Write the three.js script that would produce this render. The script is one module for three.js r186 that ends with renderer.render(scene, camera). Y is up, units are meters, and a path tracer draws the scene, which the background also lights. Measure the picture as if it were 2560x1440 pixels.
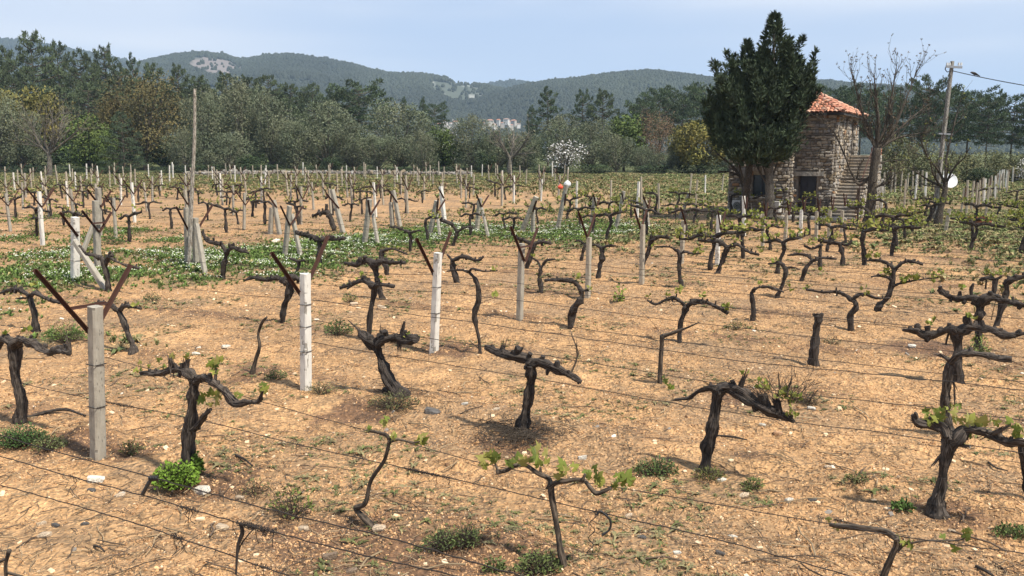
import * as THREE from 'three';
import { mergeGeometries } from 'three/addons/utils/BufferGeometryUtils.js';
import { ConvexGeometry } from 'three/addons/geometries/ConvexGeometry.js';

/* ---------- camera, sky, sun, exposure ---------- */
const scene = new THREE.Scene();
const LENS = 2200, EYE = 3, PITCH = Math.atan(335 / LENS);      // lens in units of the photograph's pixels, eye height in metres
const camera = new THREE.PerspectiveCamera(2 * Math.atan(720 / LENS) * 180 / Math.PI, 16 / 9, 0.1, 60000);
camera.position.set(0, EYE, 0);
camera.rotation.x = -PITCH;
const renderer = new THREE.WebGLRenderer();
renderer.toneMapping = THREE.LinearToneMapping;
renderer.toneMappingExposure = 1.6;
renderer.shadowMap.enabled = true;

function mulberry(a) { return () => { a |= 0; a = a + 0x6D2B79F5 | 0; let t = Math.imul(a ^ a >>> 15, 1 | a); t = t + Math.imul(t ^ t >>> 7, 61 | t) ^ t; return ((t ^ t >>> 14) >>> 0) / 4294967296; }; }
const clamp = (x, a = 0, b = 1) => Math.min(b, Math.max(a, x));
const ORD = ['zeroth', 'first', 'second', 'third', 'fourth', 'fifth', 'sixth', 'seventh', 'eighth', 'ninth', 'tenth', 'eleventh', 'twelfth', 'thirteenth', 'fourteenth', 'fifteenth', 'sixteenth', 'seventeenth', 'eighteenth', 'nineteenth', 'twentieth'];
const ord = n => n <= 20 ? ORD[n] : n < 30 ? 'twenty-' + ORD[n - 20] : n === 30 ? 'thirtieth' : n < 40 ? 'thirty-' + ORD[n - 30] : 'far';
const lerp = (a, b, t) => a + (b - a) * t;
const sstep = (a, b, x) => { const t = clamp((x - a) / (b - a)); return t * t * (3 - 2 * t); };
function hash3(x, y, z) { let h = Math.imul(x, 374761393) + Math.imul(y, 668265263) + Math.imul(z, 2147483647 ^ 0x5bd1e995); h = Math.imul(h ^ h >>> 13, 1274126177); h = Math.imul(h ^ h >>> 15, 2246822519 | 0); return ((h ^ h >>> 16) >>> 0) / 4294967296; }
function noise3(x, y, z) {
  const X = Math.floor(x), Y = Math.floor(y), Z = Math.floor(z); let u = x - X, v = y - Y, w = z - Z;
  u = u * u * (3 - 2 * u); v = v * v * (3 - 2 * v); w = w * w * (3 - 2 * w);
  const c = (i, j, k) => hash3(X + i, Y + j, Z + k);
  return lerp(lerp(lerp(c(0, 0, 0), c(1, 0, 0), u), lerp(c(0, 1, 0), c(1, 1, 0), u), v), lerp(lerp(c(0, 0, 1), c(1, 0, 1), u), lerp(c(0, 1, 1), c(1, 1, 1), u), v), w);
}
const fbm = (x, y, z, o = 4) => { let s = 0, a = .5, t = 0; for (let i = 0; i < o; i++) { s += a * noise3(x, y, z); t += a; x *= 2.03; y *= 2.03; z *= 2.03; a *= .5; } return s / t; };

{ // hazy spring sky with thin bands of high cloud
  const W = 1024, H = 512, d = new Float32Array(W * H * 4);
  for (let j = 0; j < H; j++) {
    const el = ((j + .5) / H - .5) * Math.PI, y = Math.sin(el);
    for (let i = 0; i < W; i++) {
      const az = ((i + .5) / W - .5) * 2 * Math.PI, cx = Math.cos(az), cz = Math.sin(az), k = Math.pow(1 - Math.max(0, y), 3.2);
      let r = lerp(.15, .47, k), g = lerp(.27, .53, k), b = lerp(.48, .64, k);
      const s = fbm(cx * 2.4 + 7, y * 16, cz * 2.4, 4), s2 = fbm(cx * 2.2 + 3, y * 70 + cx * 2, cz * 2.2, 4);
      const veil = clamp((s - .34) * 2.6 - cx * .3) * .75 + clamp((s2 - .46) * 4) * .5 * clamp((s - .28) * 3);
      r = lerp(r, .53, veil); g = lerp(g, .565, veil); b = lerp(b, .64, veil);
      const o = (j * W + i) * 4; d[o] = r; d[o + 1] = g; d[o + 2] = b; d[o + 3] = 1;
    }
  }
  const t = new THREE.DataTexture(d, W, H, THREE.RGBAFormat, THREE.FloatType);
  t.mapping = THREE.EquirectangularReflectionMapping; t.magFilter = THREE.LinearFilter; t.minFilter = THREE.LinearFilter; t.needsUpdate = true;
  scene.background = t; scene.environment = t;
}
const sun = new THREE.DirectionalLight(new THREE.Color().setRGB(1, .93, .82), 5);
{ // behind the camera and to its right, high; a little veiled
  const el = 58 * Math.PI / 180;
  sun.position.set(.79 * Math.cos(el), Math.sin(el), .61 * Math.cos(el)).multiplyScalar(300);
  sun.castShadow = true; sun.shadow.radius = 5; sun.shadow.mapSize.set(4096, 4096);
  const c = sun.shadow.camera; c.left = -160; c.right = 160; c.top = 160; c.bottom = -160; c.far = 900;
  sun.target.position.set(0, 0, -50); sun.position.add(sun.target.position);
  scene.add(sun, sun.target);
}

/* ---------- surveying: sight lines through points of the photograph to places on the land ---------- */
const sP = Math.sin(PITCH), cP = Math.cos(PITCH);
const sight = (px, py) => { const u = (px - 1280) / LENS, v = (py - 720) / LENS; return { u, f: cP - v * sP, d: sP + v * cP }; };
const at = (px, py, D) => { const s = sight(px, py), k = D / s.f; return new THREE.Vector3(s.u * k, EYE - s.d * k, -D); };
// the vineyard: rows run along ROW, their number grows along ACROSS
const ROW = new THREE.Vector3(.862, 0, .507), ACROSS = new THREE.Vector3(.507, 0, -.862);
const ROW0 = 5.62, GAP = 2.74;
const place = (m, n) => new THREE.Vector3(m * .862 + n * .507, 0, -(n * .862 - m * .507));
const rowN = p => p.x * .507 - p.z * .862, rowM = p => p.x * .862 + p.z * .507;
function height(x, z, fine = true) {
  const D = -z;
  let h = D > 45 ? (D < 125 ? .000115 * (D - 45) ** 2 : .736 + .0184 * (Math.min(D, 220) - 125)) : 0;
  h += sstep(120, 210, D) * sstep(30, -50, x) * 5 * sstep(420, 300, D);
  h += .12 * Math.exp(-((x - 15) ** 2 + (D - 42) ** 2) / 60);
  h += (fbm(x * .12 + 9, z * .12, 3, 2) - .5) * .16 * sstep(4, 14, D) * sstep(160, 60, D);
  if (D < 60 && D > 0) {
    const n = x * .507 + D * .862, q = (n - ROW0) / GAP, e = q - Math.round(q);
    h += (.05 * Math.exp(-e * e * 60) - .018 * Math.exp(-((Math.abs(e) - .3) ** 2) * 90)) * sstep(60, 35, D) * (.6 + .8 * noise3(x * .5, z * .5, 1));
    if (fine && D < 45) h += ((fbm(x * 3.1, z * 3.1, 5, 3) - .5) * .10 + (noise3(x * 8, z * 8, 8) - .5) * .034) * sstep(45, 20, D);
  }
  return h;
}
function ground(px, py) { const s = sight(px, py); let k = EYE / Math.max(s.d, .004); for (let i = 0; i < 12; i++) k = (EYE - height(s.u * k, -s.f * k, false)) / Math.max(s.d, .004); const x = s.u * k, z = -s.f * k; return new THREE.Vector3(x, height(x, z), z); }
const onRow = (px, py, base) => { const s = sight(px, py), k = rowN(base) / (s.u * .507 + s.f * .862); return new THREE.Vector3(s.u * k, EYE - s.d * k, -s.f * k); };
const perPixel = p => { const dz = -p.z * cP + (EYE - p.y) * sP; return dz / LENS; };   // metres in one pixel of the photograph there

/* ---------- things, parts, labels ---------- */
const taken = {};
const numbered = n => { const k = taken[n] = (taken[n] ?? -1) + 1; return k ? `${n}_${String(k).padStart(3, '0')}` : n; };
function tag(o, label, category, group, kind) { if (label) o.userData.label = label; if (category) o.userData.category = category; if (group) o.userData.group = group; if (kind) o.userData.kind = kind; return o; }
function thing(name, label, category, pos, group) { const g = new THREE.Group(); g.name = numbered(name); if (pos) g.position.copy(pos); scene.add(g); return tag(g, label, category, group); }
function mesh(name, geo, mat, parent, kind) { const m = new THREE.Mesh(geo, mat); m.name = parent ? name : numbered(name); m.castShadow = m.receiveShadow = true; (parent || scene).add(m); if (kind) m.userData.kind = kind; return m; }
function inst(name, geo, mat, list, label, category) { // list: [Matrix4, Color?]
  const m = new THREE.InstancedMesh(geo, mat, list.length); m.name = numbered(name); m.castShadow = m.receiveShadow = true;
  list.forEach((e, i) => { m.setMatrixAt(i, e[0]); if (e[1]) m.setColorAt(i, e[1]); });
  scene.add(m); return tag(m, label, category, null, 'stuff');
}
function copyOf(o, label, group) { const c = o.clone(); c.name = numbered(o.name.replace(/_\d{3}$/, '')); c.userData = { ...o.userData }; if (label) c.userData.label = label; if (group) c.userData.group = group; scene.add(c); return c; }

/* ---------- geometry helpers ---------- */
class Geo {
  constructor() { this.p = []; this.n = []; this.uv = []; this.c = []; this.i = []; }
  v(x, y, z, u = 0, w = 0, c) { this.p.push(x, y, z); this.uv.push(u, w); if (c) this.c.push(c[0], c[1], c[2]); return this.p.length / 3 - 1; }
  t(a, b, c) { this.i.push(a, b, c); }
  tri(a, b, c, col) { const k = [a, b, c].map(q => this.v(q.x, q.y, q.z, 0, 0, col)); this.i.push(...k); }
  build(flat) {
    let g = new THREE.BufferGeometry();
    g.setAttribute('position', new THREE.Float32BufferAttribute(this.p, 3));
    g.setAttribute('uv', new THREE.Float32BufferAttribute(this.uv, 2));
    if (this.c.length) g.setAttribute('color', new THREE.Float32BufferAttribute(this.c, 3));
    g.setIndex(this.i);
    if (flat) g = g.toNonIndexed();
    g.computeVertexNormals(); return g;
  }
  get size() { return this.i.length / 3; }
}
const V = (x, y, z) => new THREE.Vector3(x, y, z);
// a limb along points with a radius at each; gnarl roughens it, ridge gives it fibres
function limb(G, pts, rad, o = {}) {
  const { radial = 8, step = .03, gnarl = .15, ridge = .12, seed = 1, twist = 2, flare = 0, col } = o;
  const curve = new THREE.CatmullRomCurve3(pts, false, 'centripetal');
  let L = 0; for (let i = 1; i < pts.length; i++) L += pts[i].distanceTo(pts[i - 1]);
  const N = Math.max(3, Math.min(90, Math.ceil(L / step)));
  let side = null, prev = null, start = -1;
  for (let i = 0; i <= N; i++) {
    const t = i / N, p = curve.getPoint(t), T = curve.getTangent(t).normalize();
    if (!side) { side = Math.abs(T.y) > .9 ? V(1, 0, 0) : V(0, 1, 0); }
    side = side.clone().addScaledVector(T, -side.dot(T)).normalize();
    const up = T.clone().cross(side);
    const q = t * (rad.length - 1), k = Math.min(rad.length - 2, Math.floor(q)); let r = lerp(rad[k], rad[k + 1], q - k);
    const s = t * L;
    r *= 1 + gnarl * (fbm(s * 9 + seed * 3.7, seed, 0, 3) - .5) * 2;
    if (flare) r *= 1 + flare * Math.exp(-s / .06);
    const row = [];
    for (let j = 0; j <= radial; j++) {
      const a = j / radial * Math.PI * 2, w = a + s * twist;
      const rr = r * (1 + ridge * (Math.sin(w * 3 + seed) * .3 + Math.sin(w * 7 + seed * 2 + Math.sin(s * 20)) * .22 + (noise3(Math.cos(a) * 2.4 + seed * 5, Math.sin(a) * 2.4, s * 9) - .5) * 2));
      const x = p.x + (side.x * Math.cos(a) + up.x * Math.sin(a)) * rr, y = p.y + (side.y * Math.cos(a) + up.y * Math.sin(a)) * rr, z = p.z + (side.z * Math.cos(a) + up.z * Math.sin(a)) * rr;
      row.push(G.v(x, y, z, j / radial * Math.max(1, Math.round(r * 40)), s * 3, col));
    }
    if (prev) for (let j = 0; j < radial; j++) { G.t(prev[j], row[j], row[j + 1]); G.t(prev[j], row[j + 1], prev[j + 1]); }
    if (i === 0 || i === N) { const c = G.v(p.x, p.y, p.z, .5, s * 3, col); for (let j = 0; j < radial; j++) i === 0 ? G.t(c, row[j], row[j + 1]) : G.t(c, row[j + 1], row[j]); }
    prev = row;
  }
}
function wireTube(G, pts, r, radial = 5) { // plain thin tube through points
  let side = V(0, 1, 0), prev = null;
  for (let i = 0; i < pts.length; i++) {
    const T = pts[Math.min(i + 1, pts.length - 1)].clone().sub(pts[Math.max(i - 1, 0)]).normalize();
    if (Math.abs(T.dot(side)) > .95) side = Math.abs(T.x) < .8 ? V(1, 0, 0) : V(0, 0, 1);
    side = side.clone().addScaledVector(T, -side.dot(T)).normalize(); const up = T.clone().cross(side), row = [];
    for (let j = 0; j < radial; j++) { const a = j / radial * 2 * Math.PI, c = Math.cos(a) * r, s = Math.sin(a) * r; row.push(G.v(pts[i].x + side.x * c + up.x * s, pts[i].y + side.y * c + up.y * s, pts[i].z + side.z * c + up.z * s, j / radial, i)); }
    if (prev) for (let j = 0; j < radial; j++) { const k = (j + 1) % radial; G.t(prev[j], row[j], row[k]); G.t(prev[j], row[k], prev[k]); }
    prev = row;
  }
}
function boxInto(G, c, ax, ay, az, col) { // centre and three half-axis vectors
  const f = (n, u, w) => { const o = c.clone().add(n), q = [[-1, -1], [1, -1], [1, 1], [-1, 1]].map(([a, b]) => o.clone().addScaledVector(u, a).addScaledVector(w, b)); const lu = u.length() * 2, lw = w.length() * 2; const k = q.map((p, i) => G.v(p.x, p.y, p.z, [0, lu, lu, 0][i], [0, 0, lw, lw][i], col)); G.t(k[0], k[1], k[2]); G.t(k[0], k[2], k[3]); };
  const neg = a => a.clone().negate();
  f(ax, ay, az); f(neg(ax), az, ay); f(ay, az, ax); f(neg(ay), ax, az); f(az, ax, ay); f(neg(az), ay, ax);
}
function boxGeo(w, h, d, x = 0, y = 0, z = 0) { const G = new Geo(); boxInto(G, V(x, y, z), V(w / 2, 0, 0), V(0, h / 2, 0), V(0, 0, d / 2)); return G.build(true); }
// rough stone: convex hull of a jittered, bevelled block in a unit box
function rockGeo(seed, bevel = .16, jit = .08) { const R = mulberry(seed), pts = []; for (const x of [-1, 1]) for (const y of [-1, 1]) for (const z of [-1, 1]) { for (let k = 0; k < 3; k++) { const q = [x, y, z].map((s, i) => s * .5 * (i === k ? 1 : 1 - bevel * 2 * (.5 + R())) + (R() - .5) * jit); pts.push(V(...q)); } } const g = new ConvexGeometry(pts); const uv = new Float32Array(g.attributes.position.count * 2), p = g.attributes.position; for (let i = 0; i < p.count; i++) { uv[2 * i] = p.getX(i) + p.getZ(i); uv[2 * i + 1] = p.getY(i); } g.setAttribute('uv', new THREE.BufferAttribute(uv, 2)); return g; }

/* ---------- textures and materials ---------- */
function tex(w, h, fn, srgb = false) {
  const d = new Uint8Array(w * h * 4);
  for (let j = 0; j < h; j++) for (let i = 0; i < w; i++) { const c = fn(i / w, j / h), o = (j * w + i) * 4; d[o] = clamp(c[0]) * 255; d[o + 1] = clamp(c[1]) * 255; d[o + 2] = clamp(c[2]) * 255; d[o + 3] = 255; }
  const t = new THREE.DataTexture(d, w, h); t.wrapS = t.wrapT = THREE.RepeatWrapping; t.magFilter = THREE.LinearFilter; t.minFilter = THREE.LinearMipmapLinearFilter; t.generateMipmaps = true; if (srgb) t.colorSpace = THREE.SRGBColorSpace; t.needsUpdate = true; return t;
}
// noise that repeats: value noise on a wrapped lattice
const wnoise = (u, v, n, s) => { const x = u * n, y = v * n, X = Math.floor(x), Y = Math.floor(y); let a = x - X, b = y - Y; a = a * a * (3 - 2 * a); b = b * b * (3 - 2 * b); const c = (i, j) => hash3((X + i) % n, (Y + j) % n, s); return lerp(lerp(c(0, 0), c(1, 0), a), lerp(c(0, 1), c(1, 1), a), b); };
const wfbm = (u, v, n, s, o) => { let r = 0, a = .5, t = 0; for (let i = 0; i < o; i++) { r += a * wnoise(u, v, n << i, s + i); t += a; a *= .55; } return r / t; };
const wnoise2 = (u, v, nu, nv, s) => { const x = u * nu, y = v * nv, X = Math.floor(x), Y = Math.floor(y); let a = x - X, b = y - Y; a = a * a * (3 - 2 * a); b = b * b * (3 - 2 * b); const c = (i, j) => hash3((X + i) % nu, (Y + j) % nv, s); return lerp(lerp(c(0, 0), c(1, 0), a), lerp(c(0, 1), c(1, 1), a), b); };
const lin = (r, g, b) => new THREE.Color().setRGB(r, g, b);
const std = (o) => new THREE.MeshStandardMaterial({ roughness: .95, metalness: 0, ...o });
// cells of crumbs: distance to scattered points on a wrapped lattice
function cells(u, v, n, s) { const x = u * n, y = v * n, X = Math.floor(x), Y = Math.floor(y); let d = 9, id = 0; for (let i = -1; i <= 1; i++) for (let j = -1; j <= 1; j++) { const a = ((X + i) % n + n) % n, b = ((Y + j) % n + n) % n, h = hash3(a, b, s), g = hash3(a, b, s + 50); const q = Math.hypot(X + i + h - x, Y + j + g - y); if (q < d) { d = q; id = hash3(a, b, s + 99); } } return [d, id]; }

/* ---------- the land ---------- */
// where weeds and grass grow: patches surveyed on the ground, each [x px, y px, radius along the sight m, radius across m, strength]
const PATCH = [[10, 690, 2.2, 1.6, 1], [90, 700, 2.0, 1.5, 1], [170, 705, 1.6, 1.3, 1], [250, 690, 1.8, 1.5, 1], [120, 640, 2.0, 1.6, .7], [330, 640, 2.0, 2.2, .55], [420, 640, 1.8, 1.8, .8], [520, 655, 2.0, 1.5, 1], [470, 700, 1.0, 1.2, .6], [600, 640, 2.2, 1.8, 1], [680, 650, 2.2, 1.8, 1], [760, 640, 2.4, 1.9, 1], [830, 615, 2.6, 2, 1], [900, 605, 2.6, 2, 1], [980, 600, 2.6, 2, 1], [1060, 585, 3, 2.2, 1], [1150, 575, 3, 2.2, .95], [1240, 575, 3, 2.4, .9], [1330, 590, 2.6, 2.2, .8], [1420, 590, 3, 2.4, .9], [1520, 570, 4, 3, .75], [720, 690, .8, 1.2, .8], [640, 690, .7, .8, .5], [780, 670, .9, 1, .9], [880, 655, 1.0, 1.4, .6],
  [310, 575, 1.3, 1.1, .8], [230, 600, 1.5, 1.2, .6], [20, 600, 2, 1.2, .5], [60, 550, 2, 1, .5], [150, 540, 2, 1.2, .4], [420, 600, 1.4, 1.0, .6], [30, 790, .6, .6, .5], [130, 845, .5, .5, .8], [60, 760, .6, .5, .5], [320, 865, .35, .4, .7]]
  .map(([x, y, a, b, s]) => { const p = ground(x, y); return [p.x, p.z, a, b, s]; });
function weeds(x, z) {
  const D = -z; let w = 0;
  if (D > 12 && D < 60) for (const [X, Z, a, b, s] of PATCH) { const dx = (x - X) / b, dz = (z - Z) / a, q = dx * dx + dz * dz; if (q < 5) w = Math.max(w, s * Math.exp(-q * .8)); }
  else if (D <= 12) for (const [X, Z, a, b, s] of PATCH) { const dx = (x - X) / b, dz = (z - Z) / a, q = dx * dx + dz * dz; if (q < 5) w = Math.max(w, s * Math.exp(-q * .8)); }
  const m = x * .862 + z * .507, n = x * .507 - z * .862;
  const right = sstep(-3, 4, m) * sstep(13.5, 22, D) * .52 + sstep(-7, -2, m) * sstep(24, 33, D) * .4;
  const back = sstep(34, 60, D) * sstep(-30, -22, m) * .55 + sstep(48, 85, D) * .42 + sstep(96, 112, D) * .6;
  w = Math.max(w, right, back, sstep(104, 112, D));
  return clamp(w * (.55 + .9 * fbm(x * .55 + 4, z * .55, 2, 3)));
}
// dug, reddish damp soil with shadow painted in, at the feet of vines and posts
const DUG_SHADE = [[1010, 1385, .55], [1120, 1400, .5], [1250, 1385, .5], [1330, 1400, .4], [905, 1325, .35], [195, 1105, .45], [320, 1118, .35], [555, 1185, .4], [890, 1035, .45], [1290, 1112, .5], [840, 1410, .5], [2390, 1290, .3], [1080, 1440, .5], [760, 1350, .35], [1850, 985, .4], [2330, 870, .6], [1120, 875, .5], [640, 925, .4]].map(([x, y, r]) => { const p = ground(x, y); return [p.x, p.z, r]; });
const dugShadeAt = (x, z) => { let w = 0; if (z < -5 && z > -16) for (const [X, Z, r] of DUG_SHADE) { const q = ((x - X) ** 2 + (z - Z) ** 2) / r / r; if (q < 4) w = Math.max(w, Math.exp(-q)); } return w; };
const T_soil = tex(1024, 1024, (u, v) => {
  const [d1, k1] = cells(u, v, 36, 3), [d2, k2] = cells(u, v, 84, 7), f = wfbm(u, v, 64, 5, 3), f2 = wfbm(u, v, 6, 11, 3);
  let c = .66 + (f - .5) * .62 + (k2 - .5) * .40 * clamp(1.1 - d2 * 1.1) + (k1 - .5) * .16 * clamp(1 - d1) + (f2 - .5) * .10;
  const pale = k2 > .93 && d2 < .42 ? .25 : 0, dark = k1 > .9 && d1 < .33 ? -.22 : 0;
  c += pale + dark;
  return [c * 1.02, c * .99, c * .95];
});
const T_soilH = tex(1024, 1024, (u, v) => { const [d1, k1] = cells(u, v, 30, 23), [d2, k2] = cells(u, v, 84, 7), f = wfbm(u, v, 64, 5, 3); const h = clamp((1 - d1 * 1.25) * k1) * .55 + clamp((1 - d2 * 1.3)) * k2 * .35 + f * .3; return [h, h, h]; });
const M_soil = std({ map: T_soil, bumpMap: T_soilH, bumpScale: .075, vertexColors: true, roughness: 1 });
{
  const spread = (near, step, far, grow) => { const a = [0]; let x = 0, s = step; while (x < far) { if (x > near) s *= grow; x += s; a.push(x); } return a; };
  const xp = spread(9.5, .07, 3800, 1.035), xs = [...xp.slice(1).map(v => -v).reverse(), ...xp];
  const zs = [...spread(14, .066, 4200, 1.03).map(v => 5 + v)]; zs.unshift(-60, -20, -6, -1, 1.5, 3.2, 4.2, 4.7);
  const nx = xs.length, nz = zs.length, pos = new Float32Array(nx * nz * 3), uv = new Float32Array(nx * nz * 2), col = new Float32Array(nx * nz * 3), idx = new Uint32Array((nx - 1) * (nz - 1) * 6);
  let k = 0;
  for (let j = 0; j < nz; j++) for (let i = 0; i < nx; i++, k++) {
    const x = xs[i], z = -zs[j];
    pos.set([x, height(x, z), z], k * 3); uv.set([x / 2.9, z / 2.9], k * 2);
    const w = weeds(x, z), p1 = fbm(x * .35, z * .35, 7, 3), p2 = fbm(x * 1.7 + 5, z * 1.7, 4, 3), litter = sstep(.52 - .10 * sstep(12, 22, -z), .7, fbm(x * .9 + 30, z * .9, 9, 4));
    let r = .63, g = .378, b = .178;
    const nr = x * .507 - z * .862, mr = x * .862 + z * .507, till = fbm(nr * 2.6, mr * .3, 31, 3), tone = .72 + .36 * p1 + .34 * (p2 - .5) + .30 * (till - .5); r *= tone; g *= tone; b *= tone;
    { const cr = 1 + (noise3(x * 7.5, z * 7.5, 51) - .5) * .34, fl = sstep(.58, .72, fbm(x * 4.3, z * 4.3, 53, 3)) * .5; r = lerp(r * cr, .30, fl); g = lerp(g * cr, .205, fl); b = lerp(b * cr, .115, fl); }
    // dry plant litter and darker, redder crumb
    r = lerp(r, .33, litter * .6); g = lerp(g, .22, litter * .6); b = lerp(b, .125, litter * .6);
    { const nn = (x * .507 - z * .862 - ROW0) / GAP, e = nn - Math.round(nn); let dug = -z < 50 ? Math.exp(-e * e * 90) * sstep(.50, .66, fbm(x * 1.3 + 12, z * 1.3, 6, 3)) * .8 : 0; const du2 = sstep(.22, .6, dugShadeAt(x, z) * .95 + (fbm(x * 4, z * 4, 41, 3) - .5) * 1.1) * .95; dug = Math.max(dug, du2); r = lerp(r, .20, dug); g = lerp(g, .11, dug); b = lerp(b, .058, dug); }  // dug soil patches, their colour also darkened for shadow at the feet
    const q = sstep(.2, .75, w + (p2 - .5) * .3);
    const far = sstep(95, 112, -z);
    r = lerp(r, lerp(.17, .10, far), q * .9); g = lerp(g, lerp(.155, .15, far), q * .9); b = lerp(b, lerp(.068, .045, far), q * .9);
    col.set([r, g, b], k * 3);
  }
  k = 0;
  for (let j = 0; j < nz - 1; j++) for (let i = 0; i < nx - 1; i++) { const a = j * nx + i, b = a + 1, c = a + nx, d = c + 1; idx.set([a, b, c, b, d, c], k); k += 6; }
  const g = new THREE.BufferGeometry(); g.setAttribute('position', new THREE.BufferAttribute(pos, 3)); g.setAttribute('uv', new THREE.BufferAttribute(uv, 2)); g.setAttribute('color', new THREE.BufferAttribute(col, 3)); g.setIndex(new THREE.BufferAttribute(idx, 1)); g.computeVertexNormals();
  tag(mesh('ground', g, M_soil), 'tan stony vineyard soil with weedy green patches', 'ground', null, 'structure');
  console.log('ground', nx, nz, (nx - 1) * (nz - 1) * 2);
}

/* ---------- hills: crest lines [x px, y px] of the skyline at a distance D, foot at D0 ---------- */
const M_hill = std({ vertexColors: true, roughness: 1 });
const forest = [];
function crestAt(pts, px) { if (px <= pts[0][0]) return pts[0][1]; for (let i = 1; i < pts.length; i++) if (px <= pts[i][0]) { const [x0, y0] = pts[i - 1], [x1, y1] = pts[i], t = (px - x0) / (x1 - x0), s = t * t * (3 - 2 * t); return lerp(y0, y1, lerp(t, s, .5)); } return pts[pts.length - 1][1]; }
const RH = mulberry(77);
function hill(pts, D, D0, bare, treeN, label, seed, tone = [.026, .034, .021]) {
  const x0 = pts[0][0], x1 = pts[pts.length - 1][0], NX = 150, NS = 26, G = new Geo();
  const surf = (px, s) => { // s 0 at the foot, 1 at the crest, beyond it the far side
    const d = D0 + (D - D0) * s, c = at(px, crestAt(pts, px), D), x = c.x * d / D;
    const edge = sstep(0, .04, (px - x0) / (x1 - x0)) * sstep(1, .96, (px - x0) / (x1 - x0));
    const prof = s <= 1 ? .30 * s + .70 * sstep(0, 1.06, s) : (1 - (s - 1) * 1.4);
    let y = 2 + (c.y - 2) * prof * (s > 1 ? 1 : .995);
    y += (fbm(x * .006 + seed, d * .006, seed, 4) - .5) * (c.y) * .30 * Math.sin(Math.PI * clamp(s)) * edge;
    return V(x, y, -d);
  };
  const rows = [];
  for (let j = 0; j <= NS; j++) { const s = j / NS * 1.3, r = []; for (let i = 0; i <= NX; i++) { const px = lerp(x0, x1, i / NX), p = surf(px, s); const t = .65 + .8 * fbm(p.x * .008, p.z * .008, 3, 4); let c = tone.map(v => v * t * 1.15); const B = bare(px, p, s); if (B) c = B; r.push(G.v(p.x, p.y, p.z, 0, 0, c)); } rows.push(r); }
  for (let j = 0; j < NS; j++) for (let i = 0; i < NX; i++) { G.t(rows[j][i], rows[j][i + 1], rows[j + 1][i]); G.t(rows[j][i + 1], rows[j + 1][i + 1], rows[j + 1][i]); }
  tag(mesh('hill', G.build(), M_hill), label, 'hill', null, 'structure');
  for (let k = 0; k < treeN; k++) {
    const px = lerp(x0, x1, RH()), s = Math.pow(RH(), .75) * 1.04; const p = surf(px, s); if (bare(px, p, s) && RH() > .05) continue;
    const sc = D / 1500 * (3.6 + 3.4 * RH()), m = new THREE.Matrix4().compose(V(p.x, p.y + sc * .25, p.z), new THREE.Quaternion().setFromAxisAngle(V(0, 1, 0), RH() * 6.3), V(sc * (.7 + .3 * RH()), sc * (.8 + .5 * RH()), sc * (.7 + .3 * RH())));
    const t = (.8 + .35 * RH()) * (.55 + .9 * fbm(p.x * .006, p.z * .006, 8, 3)); forest.push([m, lin(tone[0] * t * 1.3, tone[1] * t * 1.2, tone[2] * t * 1.1)]);
  }
  return surf;
}
const pxOf = p => { const f = -p.z * cP + (EYE - p.y) * sP, dn = (EYE - p.y) * cP + p.z * sP; return [1280 + LENS * p.x / f, 720 + LENS * dn / f]; };
const surfBack = hill([[-420, 70], [-150, 80], [0, 98], [60, 102], [130, 115], [200, 128], [260, 140], [330, 155], [420, 185], [560, 240]], 2300, 1500, () => null, 9000, 'dark forested hill behind the pine wood', 3);
hill([[1080, 260], [1180, 226], [1240, 208], [1290, 204], [1330, 210], [1400, 226], [1480, 260]], 2500, 1700, () => null, 6000, 'small far hill seen through the saddle', 9);
const surfA = hill([[180, 330], [260, 215], [330, 164], [380, 150], [440, 138], [500, 132], [550, 136], [600, 149], [625, 148], [660, 141], [720, 137], [800, 147], [860, 158], [940, 178], [980, 186], [1050, 186], [1110, 195], [1150, 208], [1200, 213], [1280, 228], [1380, 262], [1480, 300]], 1700, 850,
  (px, p) => { const [X, Y] = pxOf(p), n = fbm(p.x * .03, p.z * .03, 4, 4), k = noise3(p.x * .12, p.z * .12, 1);
    if (X > 470 && X < 610 && Y > 142 && Y < 190 && ((X - 535) / 70) ** 2 + ((Y - 166 - (X - 535) * .12) / 21) ** 2 + (n - .5) * .9 < 1) return [.13 + .06 * k, .108 + .05 * k, .095 + .045 * k];
    if (X > 1070 && X < 1215 && Y > 200 && Y < 262 && ((X - 1145) / 68) ** 2 + ((Y - 230 - (X - 1145) * .15) / 26) ** 2 + (n - .5) * 1.2 < 1) return k > .70 ? [.24, .24, .21] : [.06, .07, .045];
    return null; }, 34000, 'broad forested hill with a bare pinkish clearing near its top', 5);
const surfB = hill([[1050, 330], [1150, 268], [1240, 232], [1330, 211], [1390, 202], [1440, 199], [1500, 190], [1560, 183], [1620, 179], [1700, 187], [1780, 198], [1850, 205], [2000, 205], [2060, 204], [2130, 210], [2200, 216], [2290, 222], [2340, 234], [2400, 252], [2480, 290], [2560, 330]], 1500, 800,
  (px, p) => { const [X, Y] = pxOf(p), k = noise3(p.x * .15, p.z * .15, 6); if (X > 1700 && X < 1815 && ((X - 1760) / 55) ** 2 + ((Y - 220 + (X - 1760) * .05) / 9) ** 2 < 1 && k > .45) return k > .66 ? [.22, .23, .21] : [.08, .1, .06]; return null; }, 36000, 'long green forested hill behind the tower', 11);
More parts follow.
